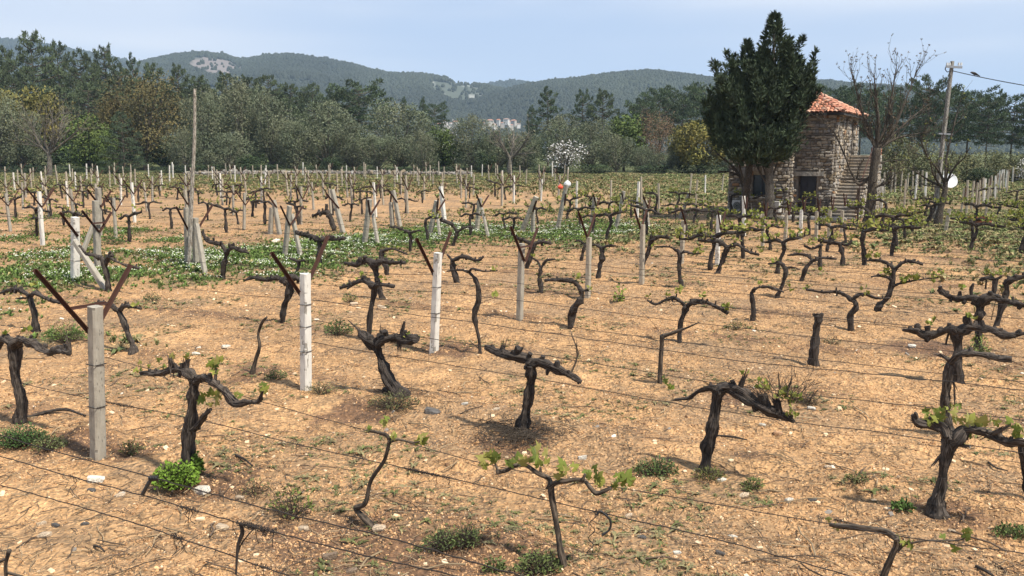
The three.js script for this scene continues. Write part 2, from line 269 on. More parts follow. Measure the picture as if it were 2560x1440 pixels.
{ const far = (pts, D, label, seed) => hill(pts, D, D * .7, () => null, 0, label, seed, [.12, .135, .16]);  // pale blue base colour stands in for haze that the fog leaves too thin
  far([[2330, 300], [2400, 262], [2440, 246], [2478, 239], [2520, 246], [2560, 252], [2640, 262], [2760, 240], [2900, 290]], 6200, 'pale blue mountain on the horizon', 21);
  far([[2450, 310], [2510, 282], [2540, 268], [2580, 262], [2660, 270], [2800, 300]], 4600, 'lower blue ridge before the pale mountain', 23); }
{ const g = new THREE.IcosahedronGeometry(.5, 1), p = g.attributes.position; for (let i = 0; i < p.count; i++) { const x = p.getX(i), y = p.getY(i), z = p.getZ(i), k = .75 + .6 * noise3(x * 6, y * 6, z * 6); p.setXYZ(i, x * k, y * k * 1.15, z * k); } g.computeVertexNormals();
  inst('forest', g, std({ roughness: 1 }), forest, 'far off forest covering the hills as one dark green mass', 'forest'); }
scene.fog = new THREE.FogExp2(lin(.56, .77, 1), 1.7e-4);

/* ---------- materials of the vineyard ---------- */
const T_bark = tex(256, 512, (u, v) => { const a = wnoise2(u, v, 26, 5, 3), b = wnoise2(u, v, 60, 10, 9), c = wfbm(u, v, 10, 4, 3), e = wnoise2(u, v, 14, 3, 31); const k = a * .5 + b * .3 + c * .25; const h = k > .62 ? 1 : k > .5 ? .6 : .25; const g = .06 + h * 1.05 + (c - .5) * .5; return [g * (1 + .1 * (e - .5)), g * (.94 + .04 * e), g * .88]; });
const T_barkH = tex(256, 512, (u, v) => { const a = wnoise2(u, v, 26, 5, 3), b = wnoise2(u, v, 60, 10, 9), c = wfbm(u, v, 10, 4, 3); const h = a * .55 + b * .3 + c * .25; return [h, h, h]; });
const M_oldbark = std({ map: T_bark, bumpMap: T_barkH, bumpScale: .012, color: lin(.064, .050, .041) });
const M_greybark = std({ map: T_bark, bumpMap: T_barkH, bumpScale: .01, color: lin(.088, .070, .057) });
const M_cane = std({ map: T_bark, bumpMap: T_barkH, bumpScale: .003, color: lin(.10, .076, .055) });
const leafMat = (r, g, b) => new THREE.MeshPhysicalMaterial({ color: lin(r, g, b), roughness: .85, transmission: .32, thickness: 0, side: THREE.DoubleSide, specularIntensity: .4 });
const M_leaf = [leafMat(.225, .235, .045), leafMat(.155, .19, .032), leafMat(.29, .27, .075), leafMat(.12, .155, .028)];
const M_leaves = new THREE.MeshPhysicalMaterial({ vertexColors: true, roughness: .9, transmission: .3, thickness: 0, side: THREE.DoubleSide, specularIntensity: .3 });
const T_conc = tex(256, 1024, (u, v) => { const f = wfbm(u, v, 8, 3, 4), s = wnoise(u, v, 120, 8), st = wnoise2(u, v, 18, 3, 5), [d, k] = cells(u, v, 26, 12); let c = .72 + (f - .5) * .45 + (s - .5) * .12 + (st - .5) * .03; if (k > .86 && d < .25) c *= .55; return [c, c * .975, c * .92]; });
const T_concH = tex(256, 1024, (u, v) => { const f = wfbm(u, v, 30, 3, 3), [d, k] = cells(u, v, 26, 12); const h = .7 + (f - .5) * .6 - (k > .86 && d < .28 ? .5 : 0); return [h, h, h]; });
const T_lime = tex(256, 1024, (u, v) => { const f = wfbm(u, v, 6, 43, 5), g = wfbm(u, v, 20, 47, 3), f3 = wnoise2(u, v, 10, 70, 4); const flake = f * .6 + g * .4 + (f3 - .5) * .12 < .34; const c = flake ? .46 + .25 * (g - .3) : .96 + (g - .5) * .14; return flake ? [c, c * .95, c * .87] : [c, c * .985, c * .945]; });
const T_limeH = tex(256, 1024, (u, v) => { const f = wfbm(u, v, 6, 43, 5), g = wfbm(u, v, 20, 47, 3), f3 = wnoise2(u, v, 10, 70, 4); const k = f * .6 + g * .4 + (f3 - .5) * .12; const h = k < .34 ? .2 : .7 + (g - .5) * .5; return [h, h, h]; });
const M_post = { grey: std({ map: T_conc, bumpMap: T_concH, bumpScale: .006, color: lin(.40, .37, .315) }), warm: std({ map: T_conc, bumpMap: T_concH, bumpScale: .006, color: lin(.46, .41, .33) }), white: std({ map: T_lime, bumpMap: T_limeH, bumpScale: .006, color: lin(.62, .60, .555) }) };
const T_rust = tex(128, 256, (u, v) => { const f = wfbm(u, v, 8, 3, 4), g = wnoise(u, v, 40, 6); const k = f * .7 + g * .3; return [.55 + k * .6, .42 + k * .5, .38 + k * .38]; });
const M_rust = std({ map: T_rust, color: lin(.07, .036, .027), roughness: .85, metalness: .15 }), M_rustOrange = std({ map: T_rust, color: lin(.24, .095, .045), roughness: .9 });
const M_wire = std({ color: lin(.035, .028, .024), roughness: .7, metalness: .4 });
const M_tendril = std({ color: lin(.022, .017, .014), roughness: .9 });
const M_black = std({ color: lin(.012, .012, .012), roughness: .55 });

/* ---------- posts ---------- */
function postGeo(h, w, seed, tilt = 0) { // chamfered concrete post with an uneven skin, base 0.15 m in the soil
  const R = mulberry(seed), G = new Geo(), ch = w * .13, prof = [[-1, -1], [1, -1], [1, 1], [-1, 1]], N = Math.max(6, Math.round(h / .11)), ring = [];
  for (let i = 0; i <= N; i++) {
    const y = -.15 + (h + .15) * i / N, row = [], sh = 1 - .07 * i / N;
    prof.forEach(([a, b], q) => { const [c, d] = prof[(q + 1) % 4]; const hw = w / 2 * sh; const j = () => (R() - .5) * w * .05;
      const e = V(a * hw, y, b * hw), f = V(c * hw, y, d * hw), dir = f.clone().sub(e).normalize(); const e1 = e.clone().addScaledVector(dir, ch), f1 = f.clone().addScaledVector(dir, -ch);
      row.push([e1.x + j(), y, e1.z + j(), q * w], [f1.x + j(), y, f1.z + j(), q * w + w]); });
    ring.push(row);
  }
  for (let i = 0; i < N; i++) for (let j = 0; j < 8; j++) { const k = (j + 1) % 8, A = ring[i][j], B = ring[i][k], C = ring[i + 1][k], E = ring[i + 1][j]; const ua = A[3] * 2.2, ub = (k === 0 ? 4 * w : B[3]) * 2.2; const a = G.v(A[0], A[1], A[2], ua, A[1] * .7 + seed * .37), b = G.v(B[0], B[1], B[2], ub, B[1] * .7 + seed * .37), c = G.v(C[0], C[1], C[2], ub, C[1] * .7 + seed * .37), e = G.v(E[0], E[1], E[2], ua, E[1] * .7 + seed * .37); G.t(a, c, b); G.t(a, e, c); }
  const top = ring[N], c = G.v(0, h + w * .04, 0, .3, .3); for (let j = 0; j < 8; j++) { const A = top[j], B = top[(j + 1) % 8]; const a = G.v(A[0], A[1], A[2], A[0] * 2, A[2] * 2), b = G.v(B[0], B[1], B[2], B[0] * 2, B[2] * 2); G.t(c, b, a); }
  return G.build(true);
}
function angleIron(a, b, w, face) { // L-section bar from a to b
  const G = new Geo(), T = b.clone().sub(a), L = T.length(); T.normalize(); const s = face.clone().addScaledVector(T, -face.dot(T)).normalize(), u = T.clone().cross(s), mid = a.clone().add(b).multiplyScalar(.5), t = w * .14;
  boxInto(G, mid.clone().addScaledVector(s, t / 2), T.clone().multiplyScalar(L / 2), u.clone().multiplyScalar(w / 2), s.clone().multiplyScalar(t / 2));
  boxInto(G, mid.clone().addScaledVector(u, w / 2 - t / 2).addScaledVector(s, w / 2 + t / 2), T.clone().multiplyScalar(L / 2), u.clone().multiplyScalar(t / 2), s.clone().multiplyScalar(w / 2 - t / 2));
  return G.build(true);
}
const postTurn = Math.atan2(-.507, .862);
// base, height, width, colour, lean [along row, across], arms [left span, left rise, right span, right rise, height of the fork]
function post(base, h, w, kind, label, o = {}) {
  const g = thing(o.brace ? 'brace_post' : 'trellis_post', label, 'post', base, o.group);
  mesh('shaft', postGeo(h, w, o.seed || 1 + Math.round(Math.abs(base.x * 31 + base.z * 17)) % 977), M_post[kind], g);
  const A = o.arms;
  if (A) {
    const [ls, lr, rs, rr, y0] = A, iw = Math.max(.035, w * .29), off = .5 * w + .008;
    const arm = (sp, rise, sg, mat) => { // across the row: local z is minus ACROSS after the turn
      const side = V((sg * .01 + off) * (o.behind ? -1 : 1), 0, 0); mesh('arm', angleIron(V(0, y0, 0).add(side), V(0, y0 + rise, -sg * sp).add(side), iw, V(1, 0, 0)), mat, g); };
    if (ls) arm(ls, lr, -1, o.fresh ? M_rustOrange : M_rust); if (rs) arm(rs, rr, 1, o.fresh ? M_rustOrange : M_rust);
    if (o.bar) mesh('crossbar', angleIron(V((off + .03) * (o.behind ? -1 : 1), y0 + lr * .42, ls * .42), V((off + .03) * (o.behind ? -1 : 1), y0 + lr * .42, -rs * .42), iw * .8, V(1, 0, 0)), M_rust, g);
  }
  if (o.wraps) for (const y of o.wraps) { const G = new Geo(), pts = []; for (let i = 0; i <= 24; i++) { const t = i / 24 * 4, s = w * .53, k = Math.floor(t) % 4, f = t % 1, c = [[-1, -1], [1, -1], [1, 1], [-1, 1]], p = c[k], q = c[(k + 1) % 4]; pts.push(V(lerp(p[0], q[0], f) * s, y + .012 * Math.sin(t), lerp(p[1], q[1], f) * s)); } wireTube(G, pts, .004); mesh('wire_tie', G.build(), M_wire, g); }
  g.rotation.set(o.lean ? o.lean[1] : 0, postTurn + (o.turn || 0), o.lean ? -o.lean[0] : 0, 'YXZ');
  return g;
}
// surveyed posts of the nearest rows: foot and top of each in the photograph
function seenPost(bx, by, tx, ty, wpx, kind, label, o = {}) {
  const b = ground(bx, by), t = o.braceTo ? at(tx, ty, -b.z + (o.dz || 0)) : onRow(tx, ty, b), pp = perPixel(b);
  const d = t.clone().sub(b), h = d.length(), along = Math.asin(clamp((d.x * .862 + d.z * .507) / h, -1, 1)), acr = Math.asin(clamp((d.x * .507 - d.z * .862) / h, -1, 1));
  return post(b, h, (o.w || wpx * pp * .68), kind, label, { lean: [along, -acr], ...o });
}
const Y = (y0, k = 1) => [.52 * k, .66 * k, .42 * k, .58 * k, y0];
seenPost(245, 1145, 238, 766, 45, 'grey', 'weathered grey concrete post with rusty V arms, nearest of all posts', { arms: [.56, .72, .44, .66, 1.25], bar: 1, behind: 1, wraps: [.55, .98], seed: 5 });
seenPost(765, 977, 763, 684, 34, 'white', 'whitewashed square concrete post with rusty arms, second of the nearest line', { arms: [.52, .62, .48, .74, 1.18], behind: 1, wraps: [.5, .82, 1.1], seed: 6 });
seenPost(1085, 880, 1095, 632, 27, 'white', 'whitewashed flaking concrete post leaning slightly, third of the nearest line', { arms: [.5, .62, .4, .66, 1.15], behind: 1, wraps: [.6, 1.0], seed: 7 });
seenPost(1299, 797, 1304, 609, 22, 'grey', 'grey concrete post with a rusty V arm and crossbar facing out', { arms: Y(1.08), bar: 1, seed: 8 });
seenPost(1469, 747, 1473, 593, 18, 'warm', 'plain beige concrete post beside the vine with one long left arm', { behind: 1, arms: Y(1.2, .9), seed: 9 });
seenPost(1604, 710, 1607, 562, 17, 'warm', 'beige concrete post with thin dark arms, middle of the field', { behind: 1, arms: Y(1.2, .85), seed: 10 });
seenPost(1703, 660, 1709, 552, 15, 'warm', 'beige concrete post behind the vine with a curved right arm', { arms: [.5, .5, 0, 0, 1.1], seed: 11 });
seenPost(1793, 662, 1797, 538, 15, 'white', 'bright whitewashed post among the leafy vines before the tower', { arms: [.3, .5, .3, .5, .95], seed: 12 });
seenPost(188, 702, 188, 543, 26, 'white', 'lumpy whitewashed post standing in the green clover strip', { arms: [.45, .6, 0, 0, 1.1], wraps: [.5, .9, 1.2], seed: 13 });
seenPost(245, 668, 239, 502, 22, 'grey', 'grey end post with a rusty V fork behind the lumpy white post', { arms: Y(.95, .9), bar: 1, seed: 14 });
seenPost(248, 590, 246, 470, 18, 'grey', 'tall grey post with a wide dark fork, behind the rusty forked end post', { arms: Y(1.1), seed: 15 });
seenPost(263, 722, 196, 606, 20, 'grey', 'fallen grey brace post leaning left in the clover strip', { brace: 1, braceTo: 1, dz: .8, seed: 16, w: .13 });
seenPost(203, 640, 234, 560, 17, 'grey', 'short grey brace leaning right against the forked end post', { brace: 1, braceTo: 1, dz: .3, seed: 17, w: .12 });
seenPost(470, 660, 466, 520, 18, 'grey', 'grey post with a rusty arm beside the tall wooden pole', { arms: [.4, .7, 0, 0, .9], seed: 18 });
seenPost(490, 664, 488, 545, 20, 'grey', 'stout grey post with a right arm, in front of the tall pole', { arms: [0, 0, .5, .62, 1.0], seed: 19 });
seenPost(512, 682, 492, 560, 17, 'grey', 'grey brace propped against the stout post by the tall pole', { brace: 1, braceTo: 1, dz: .4, seed: 20, w: .12 });
seenPost(712, 642, 724, 515, 16, 'grey', 'grey end post with thin arms beside a grey brace in the clover', { arms: [.45, .6, .45, .55, .95], seed: 21 });
seenPost(752, 642, 730, 535, 14, 'grey', 'grey brace leaning left onto the end post in the clover', { brace: 1, braceTo: 1, dz: .3, seed: 22, w: .11 });
seenPost(676, 585, 679, 520, 15, 'grey', 'short grey post, one of a pair behind the clover strip', { seed: 23 });
seenPost(699, 585, 684, 500, 15, 'grey', 'leaning grey post with a dark arm, the taller of a pair', { arms: [.4, .6, 0, 0, 1.0], seed: 24 });
seenPost(858, 582, 830, 474, 16, 'grey', 'grey post tilting strongly left beside a gnarled black vine', { arms: [.5, .6, 0, 0, .95], seed: 25 });
seenPost(911, 612, 924, 498, 17, 'grey', 'pale grey end post with upright dark arm on the grass strip', { arms: [.2, .5, .4, .5, 1.05], seed: 26 });
seenPost(945, 612, 932, 528, 14, 'grey', 'grey brace behind the pale end post on the grass strip', { brace: 1, braceTo: 1, dz: .5, seed: 27, w: .11 });
seenPost(1000, 566, 983, 476, 14, 'grey', 'grey post tilting left with one dark arm, middle distance', { arms: [.5, .6, 0, 0, 1.0], seed: 28 });
seenPost(981, 566, 977, 506, 14, 'grey', 'short grey stub post beside the left tilting post', { seed: 29 });
seenPost(1074, 588, 1092, 502, 16, 'grey', 'grey post tilting right at the row end with dark upright arm', { arms: [.1, .55, .35, .5, .95], seed: 30 });
seenPost(1100, 592, 1093, 532, 13, 'grey', 'short grey brace behind the right tilting end post', { brace: 1, braceTo: 1, dz: .4, seed: 31, w: .1 });
seenPost(1112, 560, 1102, 466, 14, 'white', 'white topped post between the two middle end posts', { arms: [.3, .4, 0, 0, 1.1], seed: 32 });
seenPost(1192, 578, 1200, 495, 15, 'warm', 'pale post at a row end beside a leaning thin brace', { arms: [.45, .5, .45, .45, 1.0], seed: 33 });
seenPost(1221, 592, 1205, 520, 12, 'grey', 'thin grey brace leaning left at the row end', { brace: 1, braceTo: 1, dz: .5, seed: 34, w: .1 });
seenPost(1302, 580, 1341, 492, 17, 'warm', 'pale post leaning strongly right across the grass', { arms: [.1, .5, 0, 0, 1.0], seed: 35 });
seenPost(1332, 585, 1333, 525, 14, 'grey', 'short grey stump of a post under the right leaning post', { seed: 36 });
seenPost(1394, 572, 1416, 462, 14, 'grey', 'leaning grey post that carries a white plastic bag', { arms: [.1, .5, 0, 0, 1.0], seed: 37 });
seenPost(1480, 560, 1487, 494, 15, 'grey', 'wide grey post with a dark fork, right of the bag post', { arms: Y(.8, .8), seed: 38 });
seenPost(1540, 570, 1560, 478, 12, 'grey', 'thin grey post leaning right, behind the leafy row', { arms: [.4, .4, 0, 0, 1.1], seed: 39 });
seenPost(1620, 570, 1612, 500, 15, 'grey', 'grey crooked post pair standing behind the leafy row', { arms: Y(.8, .8), seed: 40 });
seenPost(1700, 545, 1722, 488, 12, 'grey', 'short grey post leaning right before the shaded grass', { arms: [.3, .4, 0, 0, .9], seed: 41 });
[[1860, 590, 1859, 490, 'white', 'white topped post at the left end of the line before the tower'], [1906, 617, 1909, 535, 'warm', 'beige post before the two air conditioner boxes'], [1962, 612, 1967, 528, 'warm', 'beige post before the tower corner pipe'], [2000, 600, 2004, 525, 'white', 'pale sunlit post before the dark tower door'], [2040, 600, 2042, 528, 'warm', 'beige post right of the tower door'], [2072, 592, 2075, 526, 'warm', 'beige post before the foot of the stone stairs'], [2104, 582, 2106, 526, 'warm', 'short beige post before the stair side']].forEach(([a, b, c, d, k, l], i) => seenPost(a, b, c, d, 12, k, l, { arms: [.3, .5, .15, .45, 1.0], seed: 50 + i }));
seenPost(2363, 582, 2374, 522, 13, 'warm', 'pale post leaning right beside the utility pole', { seed: 60 });

// the far block and the lines behind: alike posts, set on the rows
{
  const R = mulberry(9), protos = [];
  const protoOf = (kind, arms) => { const g = post(V(0, -50, 0), 1.55, .105, kind, 'x', { arms, seed: 70 + protos.length }); scene.remove(g); taken['trellis_post']--; return g; };
  protos.push(protoOf('warm', null), protoOf('white', null), protoOf('grey', [.5, .6, .5, .6, 1.05]), protoOf('warm', [.5, .6, .45, .55, 1.05]), protoOf('white', [.45, .55, .45, .55, 1.1]));
  const put = (p, k, label, group) => { const c = copyOf(protos[k], label, group); c.position.copy(p); c.position.y = height(p.x, p.z); c.rotation.y += (R() - .5) * .5; c.rotation.z += (R() - .5) * .12; c.rotation.x += (R() - .5) * .12; c.scale.setScalar(.9 + R() * .22); };
  for (let n = ROW0 + GAP * 4; n < 92; n += GAP) for (let m = -27; m > -95; m -= 6.6) {
    const p = place(m + (R() - .5) * 1.2, n + (R() - .5) * .3), D = -p.z; if (D < 27 || D > 104) continue; const X = 1280 + LENS * p.x / D; if (X < -40 || X > 1420 || R() < .12) continue;
    const near = D < 62, k = near ? 2 + Math.floor(R() * 3) : (R() < .35 ? 3 : Math.floor(R() * 2)); put(p, k, `${near ? 'small forked concrete post' : 'thin pale post'} of the far block, ${ord(Math.round((n - ROW0) / GAP) + 1)} row, ${ord(Math.round((-27 - m) / 6.6) + 1)} from the grass strip`, near ? 'forked posts of the far block' : 'thin posts at the back of the far block');
  }
  for (let n = 34; n < 100; n += GAP * 1.5) for (let m = -21; m < 30; m += 4.6) { const p = place(m + R(), n), D = -p.z; if (D < 40 || D > 100) continue; const X = 1280 + LENS * p.x / D; if (X < 1120 || X > 2580 || (X > 1820 && X < 2160 && D > 38)) continue; if (R() < .2) continue; put(p, Math.floor(R() * 2), `thin pale post in the weedy field, ${ord(Math.round((n - 34) / GAP / 1.5) + 1)} line back, ${ord(Math.round((m + 21) / 4.6) + 1)} along`, 'thin posts in the weedy field'); }
  for (let i = 0; i < 13; i++) { const t = i / 12, p = ground(lerp(2400, 2515, Math.pow(t, .8)), lerp(552, 474, Math.pow(t, .7))); put(p, i % 2 ? 0 : 3, `pale post of the receding line at the far right, ${ord(i + 1)} from its near end`, 'receding line of posts right of the utility pole'); }
  for (let i = 0; i < 9; i++) put(ground(2196 + i * 13.5 + R() * 4, 488 + R() * 3 - i), 0, `pale post of the short line right of the tower, ${ord(i + 1)} from the left`, 'short line of posts right of the tower');
}

/* ---------- wires ---------- */
function wires(label, n, strands, group) { // each strand: list of points
  const g = thing('trellis_wire', label, 'wire', strands[0][0].clone().setY(0), group);
  for (const s of strands) { const G = new Geo(); wireTube(G, s.pts ? s.pts.map(p => p.clone().sub(g.position)) : s.map(p => p.clone().sub(g.position)), s.r || .0045, 5); mesh('strand', G.build(), M_wire, g); }
  return g;
}
const wob = mulberry(5);
const smoothLine = (pts, k) => { const c = new THREE.CatmullRomCurve3(pts, false, 'centripetal').getPoints(k); return c.map(p => p.add(V(0, (wob() - .5) * .006, 0))); };
{ // the two rows nearest the camera follow the photograph
  const onN = n => { const q = place(0, n); return (x, y) => onRow(x, y, q); };
  const W0 = onN(2.9), W1 = onN(5.66);
  const A = smoothLine([[-60, 1122], [0, 1140], [170, 1189], [380, 1245], [590, 1305], [900, 1385], [1240, 1462], [1500, 1520]].map(p => W0(...p)), 90);
  const B = smoothLine([[-60, 1195], [0, 1212], [280, 1290], [480, 1355], [680, 1425], [900, 1500]].map(p => W0(...p)), 70);
  const C = smoothLine([[-60, 1068], [87, 1114], [380, 1193], [700, 1280], [1000, 1352], [1240, 1422], [1500, 1490]].map(p => W0(...p)), 80);
  for (const s of [A, B, C]) s.r = .0034;
  wires('three dark wires crossing the bottom left corner, nearest the camera', 2.9, [A, B, C]);
  const D1 = smoothLine([[-60, 930], [0, 945], [240, 1000], [500, 1050], [740, 1110], [980, 1163], [1215, 1215], [1480, 1277], [1800, 1350], [2120, 1438], [2500, 1540]].map(p => W1(...p)), 120);
  const E1 = smoothLine([[245, 888], [345, 915], [500, 956], [640, 1000], [930, 1080], [1215, 1160], [1400, 1195], [1700, 1245], [2100, 1315], [2300, 1348], [2620, 1392]].map(p => W1(...p)), 120);
  D1.r = .0042; E1.r = .0033;
  wires('dark lower and cordon wires of the row with the nearest grey post', 5.66, [D1, E1]);
  for (let k = 1; k < 17; k++) {
    const n = ROW0 + GAP * k, hs = k < 4 ? [.52, .80, 1.06] : [.55, .98], S = [];
    const ends = k < 2 ? [-7.9, 6] : k < 4 ? [-14, 9] : k < 10 ? [-19, 14] : [-8, 17];
    hs.forEach((h, q) => { const pts = []; for (let i = 0; i <= 60; i++) { const m = lerp(ends[0], ends[1], i / 60), t = ((m + 7.9) / 11.5 % 1 + 1) % 1, p = place(m, n + (q - 1) * .05); p.y = height(p.x, p.z, false) + h - .30 * t * (1 - t) * (1 + .2 * q) + (wob() - .5) * .012; pts.push(p); } pts.r = k < 4 ? .004 : .0045; S.push(pts); });
    wires(['', 'three slack wires of the second row, tied to the whitewashed square post', 'three slack wires of the third row, tied to the flaking white post', 'three slack wires of the fourth row, tied to the grey crossbar post'][k] || `thin slack wires of the ${ord(k + 1)} row from the camera`, n, S, k < 4 ? null : 'wires of the farther rows');
  }
  for (let k = 4; k < 30; k += 2) { const n = ROW0 + GAP * k, S = []; for (const h of [.9, 1.35]) { const pts = []; for (let i = 0; i <= 40; i++) { const p = place(lerp(-26, -90, i / 40), n); p.y = height(p.x, p.z, false) + h + (wob() - .5) * .05; pts.push(p); } pts.r = .007; S.push(pts); } wires(`thin wires along the ${ord(k + 1)} row of the far block`, n, S, 'wires of the far block'); }
  // dried tendrils and ties left on the near wires
  const nearest = (L, x) => L.reduce((a, p) => Math.abs(pxOf(p)[0] - x) < Math.abs(pxOf(a)[0] - x) ? p : a);
  const tangle = (L, x0, x1, label, seed, o = {}) => {
    const R = mulberry(seed), a = nearest(L, x0), b = nearest(L, x1), g = thing('dried_tendril', label, 'tendril', a), G = new Geo(), d = b.clone().sub(a), len = d.length();
    for (let q = 0; q < (o.coils || 3); q++) { const pts = [], turns = len / .022 * (.6 + .5 * R()), ph = R() * 6, s0 = R() * .3, s1 = 1 - R() * .3; for (let i = 0; i <= turns * 7; i++) { const t = lerp(s0, s1, i / (turns * 7)), w = i / 7 * 6.283 + ph, r = .004 + .016 * Math.pow(noise3(t * 26, q, seed), 2); pts.push(d.clone().multiplyScalar(t).add(V(-.5 * Math.sin(w) * r, Math.cos(w) * r, Math.sin(w) * r))); } if (pts.length > 2) wireTube(G, pts, .0017, 4); }
    for (let q = 0; q < (o.hang || 3); q++) { const s = d.clone().multiplyScalar(R()), l = .03 + R() * .07, pts = [], cu = (R() - .5) * 30; for (let i = 0; i <= 12; i++) { const t = i / 12; pts.push(s.clone().add(V(Math.sin(t * cu) * .014 * t, -l * t, Math.cos(t * cu) * .012 * t))); } wireTube(G, pts, .002, 4); }
    mesh('curl', G.build(), M_tendril, g); return [g, d];
  };
  tangle(A, 575, 690, 'black curled tendrils bunched on the wire above the hanging dry cane', 3, { coils: 5, hang: 5 });
  tangle(A, 445, 500, 'small tendril curl on the middle bottom wire', 4, { coils: 2 });
  tangle(B, 425, 470, 'tight tendril knot on the lowest wire', 5);
  tangle(B, 640, 675, 'loose round tendril loop at the end of the lowest wire', 8, { coils: 2, hang: 2 });
  tangle(A, 175, 190, 'single dry shoot hanging from the middle bottom wire', 9, { coils: 1, hang: 2 });
  tangle(D1, 262, 375, 'dried tendrils along the wire right of the nearest post', 6, { coils: 2, hang: 7 });
  tangle(D1, 735, 750, 'small hooked tendril on the wire before the whitewashed post', 10, { coils: 2, hang: 2 });
  tangle(D1, 1005, 1130, 'long black tendril bundle on the wire in the bottom centre', 7, { coils: 5, hang: 7 });
  tangle(D1, 1470, 1525, 'tendril knots on the wire right of the young leafy vine', 11, { coils: 3, hang: 1 });
  tangle(E1, 1978, 1984, 'tiny dry shoot hanging from the cordon wire near the bottom right', 13, { coils: 2, hang: 2 });
  { const a = nearest(A, 600), g = thing('dry_cane', 'dry black cane hanging down from the tendril bunch', 'cane', a), G = new Geo(); limb(G, [[0, 0], [6, 22], [-4, 50], [-8, 90], [-10, 128]].map(([x, y]) => at(600 + x, 1308 + y, -a.z).sub(a)), [.008, .011, .009, .007, .006], { radial: 6 }); mesh('stem', G.build(), M_tendril, g); const H = new Geo(); limb(H, [[40, 8], [20, 30], [2, 55], [-6, 80]].map(([x, y]) => at(600 + x, 1308 + y, -a.z + .02).sub(a)), [.003, .004, .004, .004], { radial: 5 }); mesh('side_shoot', H.build(), M_tendril, g); }
  { const a = nearest(C, 380), g = thing('plastic_tie', 'flat black tie strap hanging from the top near wire', 'strap', a), G = new Geo(); wireTube(G, [[0, 0], [-10, 16], [-24, 42]].map(([x, y]) => at(380 + x, 1195 + y, -a.z).sub(a)), .011, 5); mesh('strap', G.build(), M_black, g); const H = new Geo(); const c = []; for (let i = 0; i < 40; i++) c.push(V(-.03 + i * .0012, Math.cos(i * .9) * .012, Math.sin(i * .9) * .012)); wireTube(H, c, .004, 4); mesh('knot', H.build(), M_black, g); }
  { const a = nearest(D1, 1520), g = thing('hose_piece', 'short black hose hooked over the wire right of the young leafy vine', 'hose', a), G = new Geo(); wireTube(G, new THREE.CatmullRomCurve3([[-28, -2], [-20, -12], [-8, -4], [4, 8], [7, 22], [2, 36], [-14, 48]].map(([x, y]) => at(1520 + x, 1290 + y, -a.z).sub(a))).getPoints(30), .0085, 7); mesh('hose', G.build(), M_black, g); }
  { const a = nearest(D1, 1480), g = thing('dried_tendril', 'long twisted tendril hanging beside the black hose piece', 'tendril', a), G = new Geo(); const pts = []; for (let i = 0; i <= 60; i++) { const t = i / 60; pts.push(at(1480 + Math.sin(t * 19) * 7 - t * 10 + 4, 1280 + t * 112, -a.z + Math.cos(t * 19) * .02).sub(a)); } wireTube(G, pts, .0035, 5); mesh('curl', G.build(), M_tendril, g); }
}

const randDir = R => { const z = R() * 2 - 1, a = R() * 6.2832, s = Math.sqrt(1 - z * z); return V(s * Math.cos(a), z, s * Math.sin(a)); };
/* ---------- vines ---------- */
// a young grape leaf: five lobes round a short stalk, in a unit size
function grapeLeaf(seed) {
  const R = mulberry(seed), G = new Geo(), out = [[.10, -.02], [.34, -.14], [.42, .10], [.34, .16], [.52, .42], [.36, .44], [.26, .40], [.20, .62], [.08, .78], [0, .98]];
  const ring = [...out.map(([x, y]) => [x, y]), ...out.slice(0, -1).reverse().map(([x, y]) => [-x, y])], cup = .25 + R() * .5, fold = (R() - .3) * .5;
  const P = ([x, y]) => { const q = x * (.9 + .2 * R()), w = y * (.92 + .16 * R()); return [q, w, -cup * (q * q + (w - .3) ** 2 * .6) + fold * Math.abs(q) * .8 + (R() - .5) * .05]; };
  const c = G.v(0, .25, 0), k = ring.map(p => { const [x, y, z] = P(p); return G.v(x, y, z); });
  for (let i = 0; i < k.length - 1; i++) G.t(c, k[i], k[i + 1]);
  return G.build();
}
const LEAF = [1, 2, 3, 4, 5, 6].map(grapeLeaf);
// many small young leaves as loose faces: [x, y, z, spread, count]
function leafCloud(G, spots, size, R, dark = 0) {
  for (const [x, y, z, sp, n] of spots) for (let i = 0; i < n; i++) {
    const p = V(x + (R() + R() - 1) * sp, y + (R() + R() - .9) * sp * .9, z + (R() + R() - 1) * sp), d = V(R() - .5, R() * .8 - .1, R() - .5).normalize(), s = V(R() - .5, R() - .5, R() - .5).cross(d).normalize(), w = size * (.6 + .8 * R()), l = w * 1.25;
    const t = R(), c = [lerp(.145, .29, t) * (1 - dark), lerp(.19, .28, t) * (1 - dark), lerp(.03, .07, t) * (1 - dark)], n2 = s.clone().cross(d).multiplyScalar(w * .25);
    const a = p, b = p.clone().addScaledVector(d, l * .55).addScaledVector(s, w * .55).add(n2), e = p.clone().addScaledVector(d, l), f = p.clone().addScaledVector(d, l * .55).addScaledVector(s, -w * .55).add(n2);
    G.tri(a, b, e, c); G.tri(a, e, f, c);
  }
}
